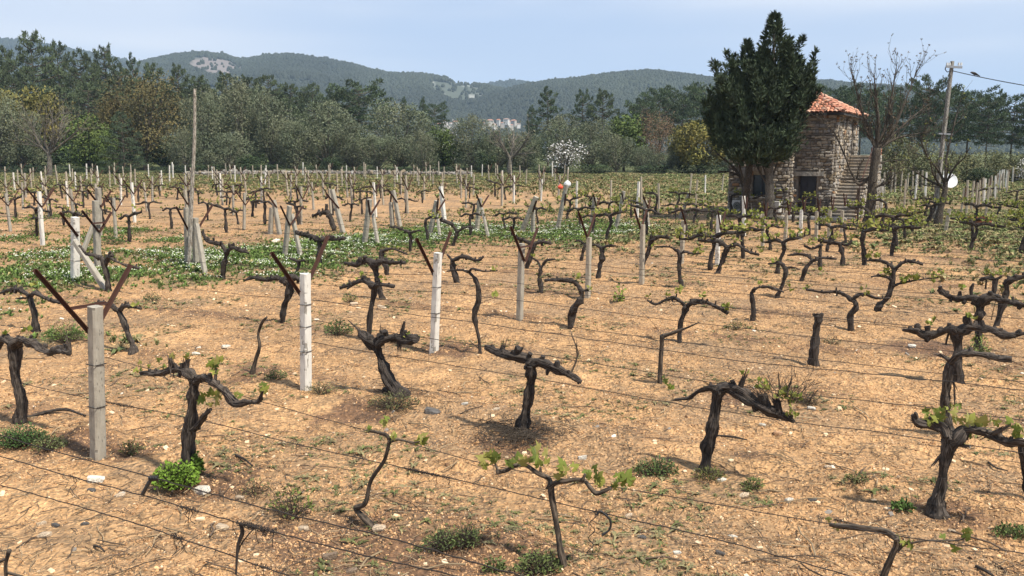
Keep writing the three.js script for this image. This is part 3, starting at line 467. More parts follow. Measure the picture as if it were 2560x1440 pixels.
// o: trunk [[x, y, width px]...] from the base up, arms: lists of the same, leaves [[x, y, size px]], tufts [[x, y, spread px, count]]
function vine(label, o) {
  const b = ground(o.trunk[0][0], o.trunk[0][1]), pp = perPixel(b), g = thing(o.young ? 'young_vine' : 'grape_vine', label, 'vine', b, null), seed = Math.round(o.trunk[0][0] * 7 + o.trunk[0][1] * 3), R = mulberry(seed);
  const near = pp < .0052, mat = o.grey ? M_greybark : o.young ? M_cane : M_oldbark;
  const P = ([x, y], j = 0) => { const p = onRow(x, y, b).sub(b); return p.addScaledVector(ACROSS, (R() - .5) * j); };
  const build = (name, list, j, flare, m, sunk) => {
    const pts = list.map((q, i) => P(q, i ? j : 0)), rad = list.map(q => q[2] * pp * (name === 'cane' ? .24 : .455)); if (sunk) { pts.unshift(pts[0].clone().add(V(0, -.12, 0))); rad.unshift(rad[0]); }
    const G = new Geo(); limb(G, pts, rad, { radial: near ? 20 : 9, step: near ? .013 : .03, gnarl: o.young ? .16 : .38, ridge: o.young ? .16 : .42, seed: seed % 97 + list.length, flare: flare, twist: 4 + (seed % 5) });
    if (near && !o.young) { // loose strips of bark
      const N = name === 'trunk' ? 60 : 36; for (let i = 0; i < N; i++) { const t = R() * .9, q = t * (pts.length - 1), k = Math.floor(q), A = pts[k], B = pts[Math.min(k + 1, pts.length - 1)], p = A.clone().lerp(B, q - k), T = B.clone().sub(A).normalize(), r = lerp(rad[k], rad[Math.min(k + 1, rad.length - 1)], q - k), out = V(R() - .5, R() - .5, R() - .5).cross(T).normalize(), sd = out.clone().cross(T), l = .03 + R() * .10, w = .0025 + R() * .006, sg = R() < .8 ? 1 : -1;
        const c = [0, .35, .75, 1].map((u, z) => [p.clone().addScaledVector(T, sg * l * u).addScaledVector(out, r * (1.0 + .25 * u * u + .35 * u * u * R())), w * (1 - u * .6)]); let pr = null;
        for (const [v, ww] of c) { const e = v.clone().addScaledVector(sd, ww), f = v.clone().addScaledVector(sd, -ww), a = G.v(e.x, e.y, e.z, 0, l), d = G.v(f.x, f.y, f.z, .1, l); if (pr) { G.t(pr[0], a, d); G.t(pr[0], d, pr[1]); } pr = [a, d]; } } }
    if (!o.young && name === 'cordon' && list.length > 2) { let L = 0; for (let i = 1; i < pts.length; i++) L += pts[i].distanceTo(pts[i - 1]); const N = Math.max(2, Math.round(L / .14)); // pruned knots along the arm
      for (let i = 0; i < N; i++) { const q = (.2 + .8 * (i + R() * .7) / N) * (pts.length - 1), k = Math.min(pts.length - 2, Math.floor(q)), p = pts[k].clone().lerp(pts[k + 1], Math.min(1, q - k)), r = lerp(rad[k], rad[k + 1], q - k), up = R() < .78 ? 1 : -.8, d = V((R() - .5) * .9, up, (R() - .5) * .9).normalize(), l = r * (1.1 + 1.5 * R()); limb(G, [p, p.clone().addScaledVector(d, l * .6).add(V((R() - .5) * r * .4, 0, 0)), p.clone().addScaledVector(d, l)], [r * .8, r * (.55 + .3 * R()), r * (.35 + .3 * R())], { radial: near ? 9 : 6, step: near ? .012 : .03, gnarl: .4, ridge: .3, seed: i + seed % 50 }); } }
    return mesh(name, G.build(), m || mat, g);
  };
  build('trunk', o.trunk, .03, o.young ? .2 : .45, null, true);
  for (const a of o.arms || []) build('cordon', a, .05, 0);
  for (const a of o.spurs || []) build('spur', a, .02, 0);
  for (const a of o.canes || []) build('cane', a, .04, 0, M_cane);
  for (const [x, y, s] of o.leaves || []) { // each its own leaf
    const c = P([x, y], .05), n = s > 34 ? 3 : 2; for (let k = 0; k < n; k++) { const m = mesh('leaf', LEAF[Math.floor(R() * 6)], M_leaf[Math.floor(R() * 4)], g), q = s * pp * (.75 + .4 * R()); m.scale.setScalar(q); m.position.copy(c).add(V((R() - .5) * q, (R() - .7) * q * .7, (R() - .5) * q)); m.rotation.set(-.2 + (R() - .5) * 1.3, (R() - .5) * 2.4, (R() - .5) * 2.6); } }
  if (o.tufts) { const G = new Geo(); leafCloud(G, o.tufts.map(([x, y, s, n]) => { const p = P([x, y], .06); return [p.x, p.y, p.z, s * pp, n]; }), near ? .045 : .06, R); mesh('young_leaves', G.build(true), M_leaves, g, 'stuff'); }
  if (o.bush) { const G = new Geo(); for (const [bx, by, br, n] of o.bush) for (let i = 0; i < n; i++) { const p0 = P([bx + (R() - .5) * br * .7, by], .08), a = R() * 6.28, l = br * pp * (.5 + .8 * R()), q = [p0]; let d = V(Math.cos(a) * .8, .5 + R() * .7, Math.sin(a) * .8).normalize(), c = p0; for (let k = 0; k < 6; k++) { d = d.clone().add(randDir(R).multiplyScalar(.28)).normalize(); c = c.clone().addScaledVector(d, l / 6); q.push(c); } wireTube(G, q, .0012 + R() * .0016, 4); } mesh('dry_shoots', G.build(), M_cane, g, 'stuff'); }
  if (o.litter) { const G = new Geo(), [sx, n] = o.litter; for (let i = 0; i < n; i++) { const a = R() * 6.28, r = Math.sqrt(R()) * sx, p = V(Math.cos(a) * r, .01 + R() * .08 * (1 - r / sx), Math.sin(a) * r), d = R() * 6.28, l = .06 + R() * .22, e = V(Math.cos(d) * l, (R() - .35) * .12, Math.sin(d) * l), mid = p.clone().addScaledVector(e, .5).add(V((R() - .5) * .04, R() * .03, (R() - .5) * .04)); wireTube(G, [p, mid, p.clone().add(e)], .0016 + R() * .0025, 4); } mesh('dead_twigs', G.build(), M_cane, g, 'stuff'); }
  return g;
}
/* traced vines: [x, y, width] in the photograph, on the plane of their row */
vine('old vine at the left edge with drooping right arm and green weeds below', { grey: 1, trunk: [[51, 1058, 30], [49, 1000, 25], [40, 933, 26], [34, 862, 30]], arms: [[[34, 862, 28], [50, 850, 20], [82, 860, 19], [120, 880, 20], [150, 875, 17], [177, 882, 16]], [[34, 860, 26], [12, 847, 22], [0, 866, 10], [-22, 880, 9]]], spurs: [[[174, 880, 12], [172, 864, 9]]], tufts: [[66, 832, 8, 5], [20, 835, 8, 5]] });
vine('gnarled vine right of the nearest post, bright green plant at its foot', { grey: 1, trunk: [[467, 1190, 34], [471, 1084, 29], [482, 1000, 24], [487, 947, 26]], arms: [[[487, 950, 24], [467, 926, 20], [436, 924, 17], [400, 933, 14], [351, 934, 13]], [[487, 950, 24], [505, 945, 22], [533, 953, 19], [560, 978, 18], [591, 1009, 18], [622, 1004, 13], [641, 1006, 9], [658, 978, 5]], [[480, 1078, 16], [500, 1055, 14], [516, 1036, 12], [530, 1022, 9]]], spurs: [[[428, 926, 13], [427, 907, 12]], [[467, 926, 13], [467, 912, 12], [472, 898, 5]], [[538, 952, 8], [538, 915, 4]]], leaves: [[351, 910, 18], [362, 918, 16], [343, 925, 14], [400, 905, 18], [412, 915, 15], [429, 890, 18], [475, 895, 18], [538, 905, 26], [530, 918, 22], [547, 895, 22], [543, 928, 18], [516, 985, 24], [508, 1000, 22], [540, 990, 26], [550, 1003, 24], [533, 1010, 20], [653, 970, 26], [645, 985, 20], [590, 985, 16]] });
vine('thin young vine curving up from a buried stump in the bottom centre', { young: 1, trunk: [[929, 1318, 20], [905, 1290, 17], [889, 1271, 15], [912, 1259, 13], [929, 1200, 11], [960, 1151, 10], [976, 1102, 10]], arms: [[[976, 1104, 10], [969, 1088, 10], [951, 1080, 9], [922, 1078, 8]], [[975, 1104, 8], [1000, 1098, 6], [1031, 1107, 5], [1052, 1104, 3]]], canes: [[[885, 1265, 4], [905, 1280, 4], [960, 1320, 3], [1030, 1345, 3]]], leaves: [[962, 1064, 22], [966, 1050, 16], [991, 1096, 20], [981, 1092, 16], [1036, 1100, 24], [1053, 1098, 18], [930, 1070, 14]] });
vine('massive dark vine with a thick right arm and flared leaning base, beside the whitewashed post', { trunk: [[1000, 992, 50], [973, 950, 36], [951, 901, 24], [941, 862, 24]], arms: [[[942, 866, 26], [920, 848, 28], [900, 834, 20]], [[942, 866, 26], [956, 850, 24], [985, 844, 20], [1016, 849, 23], [1042, 848, 22]]], spurs: [[[955, 848, 14], [955, 826, 14]], [[1005, 846, 12], [1005, 830, 10], [1011, 803, 4]], [[998, 848, 12], [997, 866, 9]], [[905, 836, 10], [893, 822, 4], [880, 808, 2]], [[985, 985, 20], [960, 975, 14], [958, 990, 8]]], tufts: [[1018, 836, 8, 8]], litter: [.3, 40] });
vine('tall straight vine with spread arms behind the massive dark vine', { trunk: [[925, 850, 18], [922, 834, 16], [929, 773, 15], [934, 727, 15], [936, 712, 16]], arms: [[[936, 716, 15], [924, 708, 13], [906, 702, 14], [875, 712, 12], [848, 721, 9]], [[936, 716, 14], [950, 711, 12], [985, 716, 9]]], spurs: [[[915, 704, 8], [913, 690, 5]], [[880, 712, 7], [868, 722, 5]]], tufts: [[905, 692, 12, 8], [960, 700, 9, 6]] });
vine('black vine with long level arms, third of the three lined up behind the massive vine', { trunk: [[955, 748, 17], [947, 715, 16], [940, 690, 16], [935, 656, 17]], arms: [[[935, 660, 17], [915, 652, 14], [894, 661, 15], [863, 658, 8]], [[935, 660, 15], [960, 653, 13], [985, 656, 12], [1013, 657, 8]]], spurs: [[[1010, 657, 8], [1002, 650, 5]]] });
vine('short vine stub with a knotted top at the edge of the clover strip', { trunk: [[968, 687, 11], [963, 662, 12], [953, 640, 15], [955, 625, 12]], arms: [[[955, 628, 9], [975, 622, 6], [1020, 635, 4]]], tufts: [[985, 625, 14, 10]] });
vine('old vine with level fibrous arms and a heap of dead twigs below', { trunk: [[1303, 1088, 40], [1309, 1050, 26], [1318, 1000, 22], [1327, 950, 22], [1327, 912, 26]], arms: [[[1328, 912, 26], [1316, 900, 24], [1276, 888, 20], [1244, 880, 18], [1212, 868, 11]], [[1326, 910, 26], [1347, 906, 23], [1391, 920, 19], [1427, 938, 17], [1453, 956, 8]]], spurs: [[[1290, 892, 16], [1299, 868, 19]], [[1255, 880, 12], [1257, 866, 11]]], canes: [[[1428, 934, 6], [1441, 896, 5], [1441, 871, 5], [1433, 844, 3]]], litter: [.52, 260] });
vine('slim upright vine with thin spreading canes left of the old fibrous vine', { trunk: [[1200, 884, 10], [1197, 849, 10], [1187, 788, 13], [1196, 757, 16], [1193, 706, 15], [1170, 679, 10]], arms: [[[1170, 679, 8], [1150, 675, 6], [1117, 678, 4]], [[1172, 680, 8], [1182, 672, 6], [1212, 678, 5], [1242, 676, 3]]], canes: [[[1196, 760, 4], [1215, 752, 3], [1245, 742, 2]], [[1195, 870, 4], [1172, 850, 2]]], tufts: [[1235, 740, 8, 6], [1240, 674, 5, 4]] });
vine('small vine with a hooked right arm right of the flaking white post', { trunk: [[1143, 707, 14], [1132, 672, 12], [1130, 650, 12]], arms: [[[1130, 650, 9], [1118, 636, 5]], [[1130, 652, 10], [1157, 641, 9], [1180, 648, 8], [1200, 650, 8], [1209, 641, 6]]] });
vine('slender young leafy vine at the bottom centre with its arms spread like a T', { young: 1, trunk: [[1410, 1420, 20], [1400, 1360, 17], [1391, 1311, 16], [1379, 1244, 17], [1376, 1210, 18]], arms: [[[1377, 1214, 16], [1369, 1200, 14], [1347, 1182, 13], [1311, 1164, 12], [1289, 1164, 12], [1262, 1178, 12], [1244, 1178, 13]], [[1377, 1216, 16], [1388, 1208, 15], [1409, 1202, 13], [1453, 1202, 12], [1480, 1218, 12], [1493, 1231, 13], [1531, 1217, 10]]], spurs: [[[1245, 1178, 8], [1236, 1158, 5], [1226, 1140, 3]], [[1352, 1186, 8], [1352, 1168, 6]], [[1456, 1202, 8], [1462, 1186, 7]], [[1372, 1214, 8], [1365, 1222, 5]]], leaves: [[1233, 1136, 34], [1226, 1142, 30], [1212, 1152, 22], [1222, 1160, 20], [1245, 1155, 26], [1291, 1150, 26], [1283, 1156, 22], [1303, 1154, 20], [1347, 1140, 46], [1341, 1156, 34], [1356, 1156, 30], [1413, 1174, 34], [1404, 1184, 28], [1424, 1180, 30], [1398, 1192, 20], [1471, 1180, 28], [1463, 1186, 20], [1504, 1194, 34], [1508, 1210, 30], [1546, 1205, 38], [1554, 1216, 32], [1540, 1222, 24]] });
vine('leaning old vine with a bushy clump of dry shoots on its right arm', { trunk: [[1764, 1174, 34], [1773, 1111, 30], [1782, 1067, 25], [1791, 1013, 27], [1797, 972, 30]], arms: [[[1796, 976, 22], [1778, 969, 14], [1747, 978, 11], [1720, 996, 8], [1688, 998, 6]], [[1797, 976, 30], [1813, 969, 26], [1849, 982, 25], [1884, 1004, 27], [1920, 1022, 26], [1956, 1040, 20], [1987, 1053, 9]]], spurs: [[[1849, 978, 14], [1854, 958, 13], [1860, 942, 7]], [[1920, 1020, 22], [1911, 1004, 24], [1904, 986, 20]], [[1950, 1036, 18], [1944, 1015, 18], [1940, 1002, 15]]], canes: [[[1975, 1012, 9], [1968, 985, 7], [1975, 960, 4]], [[1940, 1000, 6], [1948, 975, 3], [1946, 950, 2]]], bush: [[1930, 992, 75, 26], [1978, 1005, 85, 40], [1905, 985, 50, 12]], tufts: [[1905, 965, 12, 14], [1955, 988, 14, 12], [1980, 1000, 20, 20], [1985, 1040, 14, 12], [1862, 935, 6, 5], [1670, 972, 8, 8]] });
vine('big fibrous vine at the lower right with leafy arms, its trunk leaning left', { grey: 1, trunk: [[2347, 1290, 48], [2345, 1250, 30], [2353, 1209, 27], [2364, 1147, 29], [2374, 1105, 32], [2371, 1086, 30]], arms: [[[2370, 1092, 26], [2356, 1067, 24], [2324, 1062, 20], [2293, 1053, 21], [2284, 1034, 17]], [[2374, 1108, 30], [2391, 1100, 28], [2413, 1076, 25], [2444, 1076, 22], [2480, 1089, 21], [2520, 1107, 22], [2560, 1104, 20], [2610, 1118, 18]]], spurs: [[[2366, 1105, 14], [2358, 1130, 10], [2340, 1152, 3]], [[2390, 1110, 10], [2401, 1112, 6]], [[2480, 1085, 12], [2500, 1075, 8]]], leaves: [[2338, 1036, 32], [2326, 1048, 28], [2345, 1052, 32], [2320, 1030, 24], [2335, 1060, 26], [2352, 1025, 24], [2378, 1020, 22], [2386, 1030, 20], [2436, 1045, 34], [2426, 1052, 30], [2448, 1055, 30], [2400, 1058, 22], [2414, 1060, 20], [2484, 1055, 28], [2494, 1064, 24], [2524, 1058, 24], [2530, 1072, 24], [2545, 1085, 26], [2556, 1078, 26], [2412, 1092, 20]] });
vine('tall bent vine rising behind the big fibrous vine with one long right arm', { grey: 1, trunk: [[2374, 1090, 32], [2364, 1031, 24], [2364, 987, 20], [2372, 933, 21], [2378, 902, 20]], arms: [[[2376, 906, 20], [2392, 890, 16], [2413, 882, 15], [2440, 884, 15], [2467, 889, 14], [2500, 897, 13], [2530, 899, 15]], [[2376, 904, 10], [2360, 892, 6], [2345, 888, 4]]], spurs: [[[2372, 930, 6], [2385, 960, 4], [2387, 1000, 4]]], leaves: [[2380, 1010, 20], [2372, 1018, 18]] });
vine('dark knotty vine with thick crooked arms at the right, behind the tall bent vine', { trunk: [[2396, 960, 26], [2393, 900, 25], [2393, 829, 27]], arms: [[[2393, 832, 28], [2378, 822, 22], [2347, 832, 20], [2311, 838, 25], [2290, 827, 16], [2256, 824, 10]], [[2393, 832, 26], [2427, 818, 24], [2467, 822, 18], [2511, 836, 18], [2562, 834, 15], [2600, 838, 14]]], spurs: [[[2320, 834, 14], [2318, 815, 15]], [[2425, 820, 16], [2418, 800, 16], [2412, 790, 12]], [[2372, 830, 6], [2364, 862, 4]]], tufts: [[2425, 795, 12, 12], [2330, 808, 10, 6]] });
vine('black vine with upturned hooked arms at the right edge of the field', { trunk: [[2446, 872, 22], [2448, 805, 19], [2450, 760, 24]], arms: [[[2449, 764, 22], [2432, 745, 18], [2395, 747, 17], [2368, 739, 16], [2346, 722, 12]], [[2449, 764, 22], [2470, 742, 24], [2507, 750, 17], [2532, 757, 14], [2575, 765, 12]]], spurs: [[[2430, 746, 12], [2428, 722, 11], [2434, 708, 6]], [[2400, 746, 12], [2400, 728, 9]]], tufts: [[2444, 800, 8, 12], [2446, 850, 12, 26], [2405, 724, 8, 6]] });
vine('leaning vine with a raised right arm at the right edge', { trunk: [[2491, 818, 14], [2502, 775, 14], [2516, 732, 16], [2513, 705, 14]], arms: [[[2513, 708, 13], [2532, 697, 14], [2575, 688, 12]]], canes: [[[2478, 800, 3], [2490, 750, 3], [2505, 715, 3]]] });
vine('vine with a low flat head behind the hooked vine at the right edge', { trunk: [[2484, 738, 12], [2488, 712, 12], [2490, 697, 13]], arms: [[[2490, 698, 11], [2470, 694, 10], [2448, 700, 8]], [[2490, 698, 10], [2505, 690, 8]]], spurs: [[[2466, 700, 6], [2464, 722, 5]]], tufts: [[2475, 686, 12, 14], [2500, 682, 10, 8]] });
vine('tall forked vine with two tiers of leafy arms, upper right of the field', { trunk: [[2192, 778, 22], [2206, 757, 16], [2220, 742, 14], [2230, 708, 17], [2237, 672, 13]], arms: [[[2236, 676, 11], [2227, 665, 10], [2202, 652, 9], [2167, 652, 7]], [[2237, 674, 11], [2252, 660, 11], [2270, 652, 11], [2285, 655, 10], [2308, 660, 7]], [[2230, 708, 10], [2225, 696, 9], [2200, 690, 7], [2177, 692, 5]], [[2231, 716, 9], [2250, 709, 7], [2295, 700, 5], [2345, 694, 4]]], spurs: [[[2285, 655, 6], [2287, 648, 6]]], tufts: [[2175, 640, 10, 14], [2215, 684, 12, 28], [2195, 640, 8, 10], [2260, 704, 10, 16], [2290, 694, 10, 18], [2330, 690, 14, 18], [2355, 685, 8, 8]] });
vine('crooked vine with wide thin arms left of the tall forked vine', { trunk: [[2127, 824, 17], [2127, 787, 14], [2141, 766, 15], [2134, 750, 10]], arms: [[[2136, 756, 10], [2115, 740, 10], [2090, 730, 9], [2060, 730, 8], [2015, 724, 6]], [[2131, 750, 8], [2145, 738, 9], [2165, 737, 8], [2195, 745, 7], [2226, 745, 5]]], spurs: [[[2090, 732, 6], [2091, 718, 4]]], tufts: [[2160, 728, 8, 6], [2020, 718, 6, 5]] });
vine('bare sawn vine stump without arms standing in the open soil', { trunk: [[2036, 912, 26], [2037, 870, 22], [2041, 830, 22], [2046, 795, 26], [2046, 784, 30]], spurs: [[[2050, 792, 12], [2056, 783, 8]], [[2040, 792, 12], [2033, 784, 6]]] });
vine('curved vine with a black top and thin cane, left of the crooked wide vine', { trunk: [[1943, 741, 15], [1955, 715, 12], [1964, 680, 13], [1962, 667, 14]], arms: [[[1962, 670, 10], [1952, 658, 9], [1920, 660, 5]], [[1964, 670, 6], [1980, 668, 4], [2000, 674, 3]]], canes: [[[1920, 720, 4], [1950, 728, 4], [1978, 722, 3]]], tufts: [[1940, 652, 6, 8], [1975, 722, 6, 6]] });
vine('leaning vine with pale trunk streak, middle right of the field', { trunk: [[2003, 704, 13], [2015, 672, 11], [2032, 650, 10]], arms: [[[2031, 652, 8], [2020, 640, 7], [2008, 636, 7], [1968, 638, 4]], [[2032, 652, 8], [2052, 645, 8], [2092, 647, 5]]], tufts: [[2050, 676, 8, 12], [2000, 630, 6, 5]] });
vine('dark trunked leafy vine before the stone stairs', { trunk: [[2107, 664, 13], [2106, 632, 11], [2098, 606, 12]], arms: [[[2099, 608, 10], [2070, 605, 10], [2045, 599, 9]], [[2099, 608, 8], [2120, 612, 6], [2130, 600, 5]]], tufts: [[2060, 592, 16, 26], [2090, 590, 14, 24], [2125, 596, 10, 18]] });
vine('thin vine with a crossing cane between the leaning vine and the dark trunked vine', { trunk: [[2050, 668, 10], [2050, 635, 8], [2053, 610, 8]], arms: [[[2053, 612, 7], [2030, 622, 6], [2010, 614, 5]]], tufts: [[2030, 606, 14, 24]] });
vine('slim vine with a pale arched cane, right of centre', { trunk: [[1881, 804, 15], [1883, 765, 13], [1878, 732, 9]], arms: [[[1878, 734, 8], [1888, 722, 8], [1905, 717, 7], [1931, 719, 6], [1960, 730, 4]]], litter: [.2, 12], tufts: [[1900, 712, 5, 5]] });
vine('thin young upright vine with a single arm pointing right, centre right', { young: 1, trunk: [[1649, 962, 13], [1651, 900, 12], [1657, 838, 14]], arms: [[[1657, 840, 12], [1680, 833, 10], [1710, 822, 6], [1748, 806, 3]]], canes: [[[1655, 838, 3], [1625, 800, 2], [1605, 780, 2]]], leaves: [[1655, 945, 14], [1662, 955, 14]] });
vine('slender vine with wavy drooping arms right of the beige post', { trunk: [[1699, 856, 12], [1704, 800, 13], [1716, 765, 16]], arms: [[[1715, 768, 14], [1704, 754, 10], [1687, 745, 9], [1665, 750, 8], [1640, 760, 7], [1619, 750, 5]], [[1717, 768, 14], [1732, 755, 13], [1757, 755, 11], [1787, 765, 10], [1821, 783, 10]]], spurs: [[[1690, 746, 6], [1692, 734, 5]], [[1757, 755, 6], [1757, 743, 4]], [[1788, 765, 6], [1790, 752, 4]]], tufts: [[1695, 730, 12, 10], [1755, 738, 6, 6], [1820, 772, 10, 12], [1622, 742, 8, 6], [1670, 742, 6, 5]] });
vine('knuckled vine with one long arm to the left, right of the grey crossbar post', { trunk: [[1427, 820, 20], [1431, 785, 17], [1445, 757, 20], [1455, 740, 13], [1451, 721, 11]], arms: [[[1451, 724, 11], [1435, 706, 11], [1400, 700, 9], [1362, 701, 8]], [[1452, 728, 8], [1470, 726, 6]]], spurs: [[[1435, 706, 6], [1440, 700, 5]]], tufts: [[1443, 694, 6, 5], [1470, 722, 6, 6]] });
vine('small upright vine with a curled top beside the grey crossbar post', { trunk: [[1354, 732, 12], [1350, 700, 11], [1351, 675, 9], [1362, 656, 7]], arms: [[[1360, 658, 7], [1370, 650, 6], [1388, 648, 4]], [[1352, 672, 6], [1343, 652, 5], [1328, 645, 4]]], tufts: [[1345, 690, 6, 8], [1330, 640, 5, 4]] });
vine('dark vine behind the grey crossbar post with a thick right arm', { trunk: [[1317, 672, 14], [1326, 640, 13], [1336, 608, 14]], arms: [[[1336, 610, 12], [1355, 604, 10], [1378, 609, 8]], [[1334, 612, 12], [1310, 600, 12], [1288, 596, 9]]], tufts: [[1300, 590, 12, 14]] });
vine('upright vine with a flat head between the two beige posts', { trunk: [[1495, 698, 14], [1500, 668, 12], [1506, 645, 13], [1505, 620, 13]], arms: [[[1505, 622, 9], [1487, 612, 6], [1480, 613, 5]], [[1505, 622, 9], [1520, 614, 7], [1545, 615, 4]]], tufts: [[1530, 610, 6, 5]] });
vine('thin dark vine behind the left beige post', { trunk: [[1452, 652, 9], [1457, 632, 9], [1463, 610, 8]], arms: [[[1463, 612, 7], [1448, 602, 5], [1438, 604, 4]]], tufts: [[1462, 596, 12, 14]] });
vine('leafy vine with a swollen head behind the middle beige post', { trunk: [[1608, 662, 10], [1617, 637, 11], [1627, 602, 13]], arms: [[[1627, 604, 11], [1645, 592, 10], [1675, 594, 7]], [[1626, 602, 8], [1632, 580, 6]]], tufts: [[1640, 586, 14, 26], [1615, 600, 12, 20]] });
vine('slender vine with arched left cane before the beige post with one arm', { trunk: [[1706, 718, 13], [1700, 690, 11], [1697, 662, 12], [1700, 637, 11], [1692, 622, 7]], arms: [[[1694, 628, 7], [1676, 618, 5], [1635, 616, 3]], [[1698, 636, 7], [1712, 630, 6], [1730, 634, 5], [1752, 634, 4]]], tufts: [[1745, 628, 12, 18], [1640, 612, 6, 5]] });
vine('leaning vine with thick wide arms right of the bright whitewashed post', { trunk: [[1794, 686, 14], [1800, 665, 13], [1810, 642, 13], [1818, 618, 14]], arms: [[[1818, 620, 13], [1800, 605, 12], [1775, 603, 10], [1745, 600, 6]], [[1818, 620, 12], [1840, 611, 10], [1870, 628, 8], [1898, 638, 6]]], spurs: [[[1876, 632, 5], [1880, 622, 4]]], tufts: [[1770, 592, 16, 24], [1840, 604, 12, 16], [1900, 628, 10, 14]] });
vine('dark vine with a long low left arm, left of the whitewashed square post', { trunk: [[707, 808, 15], [709, 772, 16], [720, 740, 18], [721, 712, 20], [712, 700, 22]], arms: [[[712, 702, 18], [695, 695, 13], [667, 699, 12], [637, 694, 10], [612, 701, 5]], [[714, 702, 16], [732, 692, 16], [750, 701, 10]]], tufts: [[700, 686, 8, 5]] });
vine('small black vine in the clover behind the whitewashed square post', { trunk: [[737, 690, 10], [746, 668, 9], [745, 652, 9]], arms: [[[745, 654, 8], [724, 645, 6]], [[745, 654, 8], [762, 650, 5]]] });
vine('thin bare young vine standing alone left of the whitewashed post', { young: 1, trunk: [[632, 931, 15], [640, 897, 10], [650, 862, 9], [645, 837, 8], [655, 805, 8], [667, 793, 5]], canes: [[[651, 812, 4], [638, 800, 3]]] });
vine('leaning grey vine behind the nearest post with a crooked flat head', { grey: 1, trunk: [[334, 882, 24], [329, 858, 18], [321, 835, 15], [311, 805, 15], [297, 775, 16]], arms: [[[298, 778, 14], [275, 760, 12], [240, 757, 9]], [[298, 776, 12], [312, 764, 12], [350, 772, 7]]], tufts: [[270, 748, 8, 5], [345, 764, 5, 4]] });
vine('dark vine at the left with a zigzag right arm, below the clover', { trunk: [[90, 828, 19], [86, 780, 14], [72, 738, 14]], arms: [[[73, 740, 13], [55, 727, 12], [38, 722, 11], [4, 732, 8]], [[73, 742, 12], [90, 733, 10], [120, 750, 10], [152, 757, 10]]], spurs: [[[40, 722, 8], [38, 712, 7]], [[65, 745, 6], [40, 746, 3]]], tufts: [[38, 706, 6, 5], [88, 712, 5, 4]] });
vine('twisted vine with knobs in front of the fallen brace in the clover', { grey: 1, trunk: [[271, 727, 18], [268, 690, 14], [262, 665, 13], [253, 642, 12]], arms: [[[255, 645, 11], [235, 638, 10], [215, 634, 9], [195, 614, 5]], [[264, 662, 11], [270, 642, 15], [282, 638, 8]], [[270, 640, 8], [300, 657, 6], [325, 666, 6], [347, 671, 9]]], tufts: [[225, 626, 8, 5], [300, 650, 8, 5]] });
vine('strongly forked black vine with a raised left arm by the daisies', { trunk: [[557, 700, 15], [561, 658, 13], [567, 630, 14]], arms: [[[567, 633, 13], [550, 612, 12], [520, 602, 11], [505, 578, 8]], [[567, 632, 13], [582, 619, 13], [600, 627, 11], [622, 632, 8]]], spurs: [[[535, 606, 6], [535, 594, 7]], [[580, 622, 8], [578, 610, 8]]] });
vine('vine with a heavy level head standing in the daisies, centre left', { trunk: [[797, 662, 13], [800, 620, 12], [797, 598, 14]], arms: [[[797, 600, 14], [780, 592, 12], [758, 588, 12], [742, 582, 11]], [[797, 600, 13], [820, 597, 11], [842, 599, 9], [862, 595, 8]]], spurs: [[[744, 584, 8], [740, 576, 7]], [[772, 588, 6], [770, 578, 5]]], tufts: [[800, 586, 14, 8]] });
vine('gnarled black vine beside the strongly tilted grey post', { trunk: [[835, 578, 12], [826, 545, 12], [816, 528, 14]], arms: [[[816, 530, 12], [800, 533, 9], [780, 541, 5]], [[816, 528, 10], [817, 510, 7]]] });
vine('slim vine with thin drooping arms on the grass strip, centre', { trunk: [[1026, 630, 10], [1027, 600, 8], [1025, 580, 8]], arms: [[[1025, 582, 7], [1000, 571, 6], [975, 567, 4]], [[1025, 582, 7], [1050, 575, 4]]], tufts: [[1040, 572, 6, 4]] });
vine('leaning vine with a thick black left arm on the grass strip', { trunk: [[1134, 614, 11], [1140, 592, 10], [1143, 578, 9]], arms: [[[1143, 580, 9], [1128, 561, 10], [1100, 550, 9]], [[1143, 580, 8], [1165, 568, 6], [1186, 570, 4]]] });
vine('low young vine at the bottom right edge, left arm tied along the wire', { young: 1, trunk: [[2200, 1545, 19], [2206, 1450, 18], [2227, 1396, 16], [2242, 1360, 15], [2240, 1342, 16]], arms: [[[2241, 1346, 16], [2213, 1329, 15], [2169, 1318, 15], [2107, 1316, 14], [2074, 1311, 11]], [[2243, 1378, 10], [2258, 1365, 8], [2276, 1356, 6], [2311, 1351, 5], [2400, 1353, 5], [2420, 1338, 3]]], leaves: [[2070, 1302, 16], [2092, 1316, 18], [2250, 1352, 18], [2275, 1360, 22], [2362, 1356, 22], [2415, 1335, 22], [2424, 1328, 20]] });
vine('broken vine stub poking in at the bottom left corner', { young: 1, trunk: [[14, 1475, 12], [18, 1440, 9], [19, 1409, 10], [28, 1374, 12]], arms: [[[20, 1395, 8], [0, 1405, 7]], [[20, 1432, 8], [55, 1442, 6]]] });
vine('black vine trunk cut off by the right edge of the view', { trunk: [[2580, 1250, 26], [2568, 1180, 24], [2556, 1105, 26]], arms: [[[2556, 1108, 20], [2590, 1095, 18]]] });
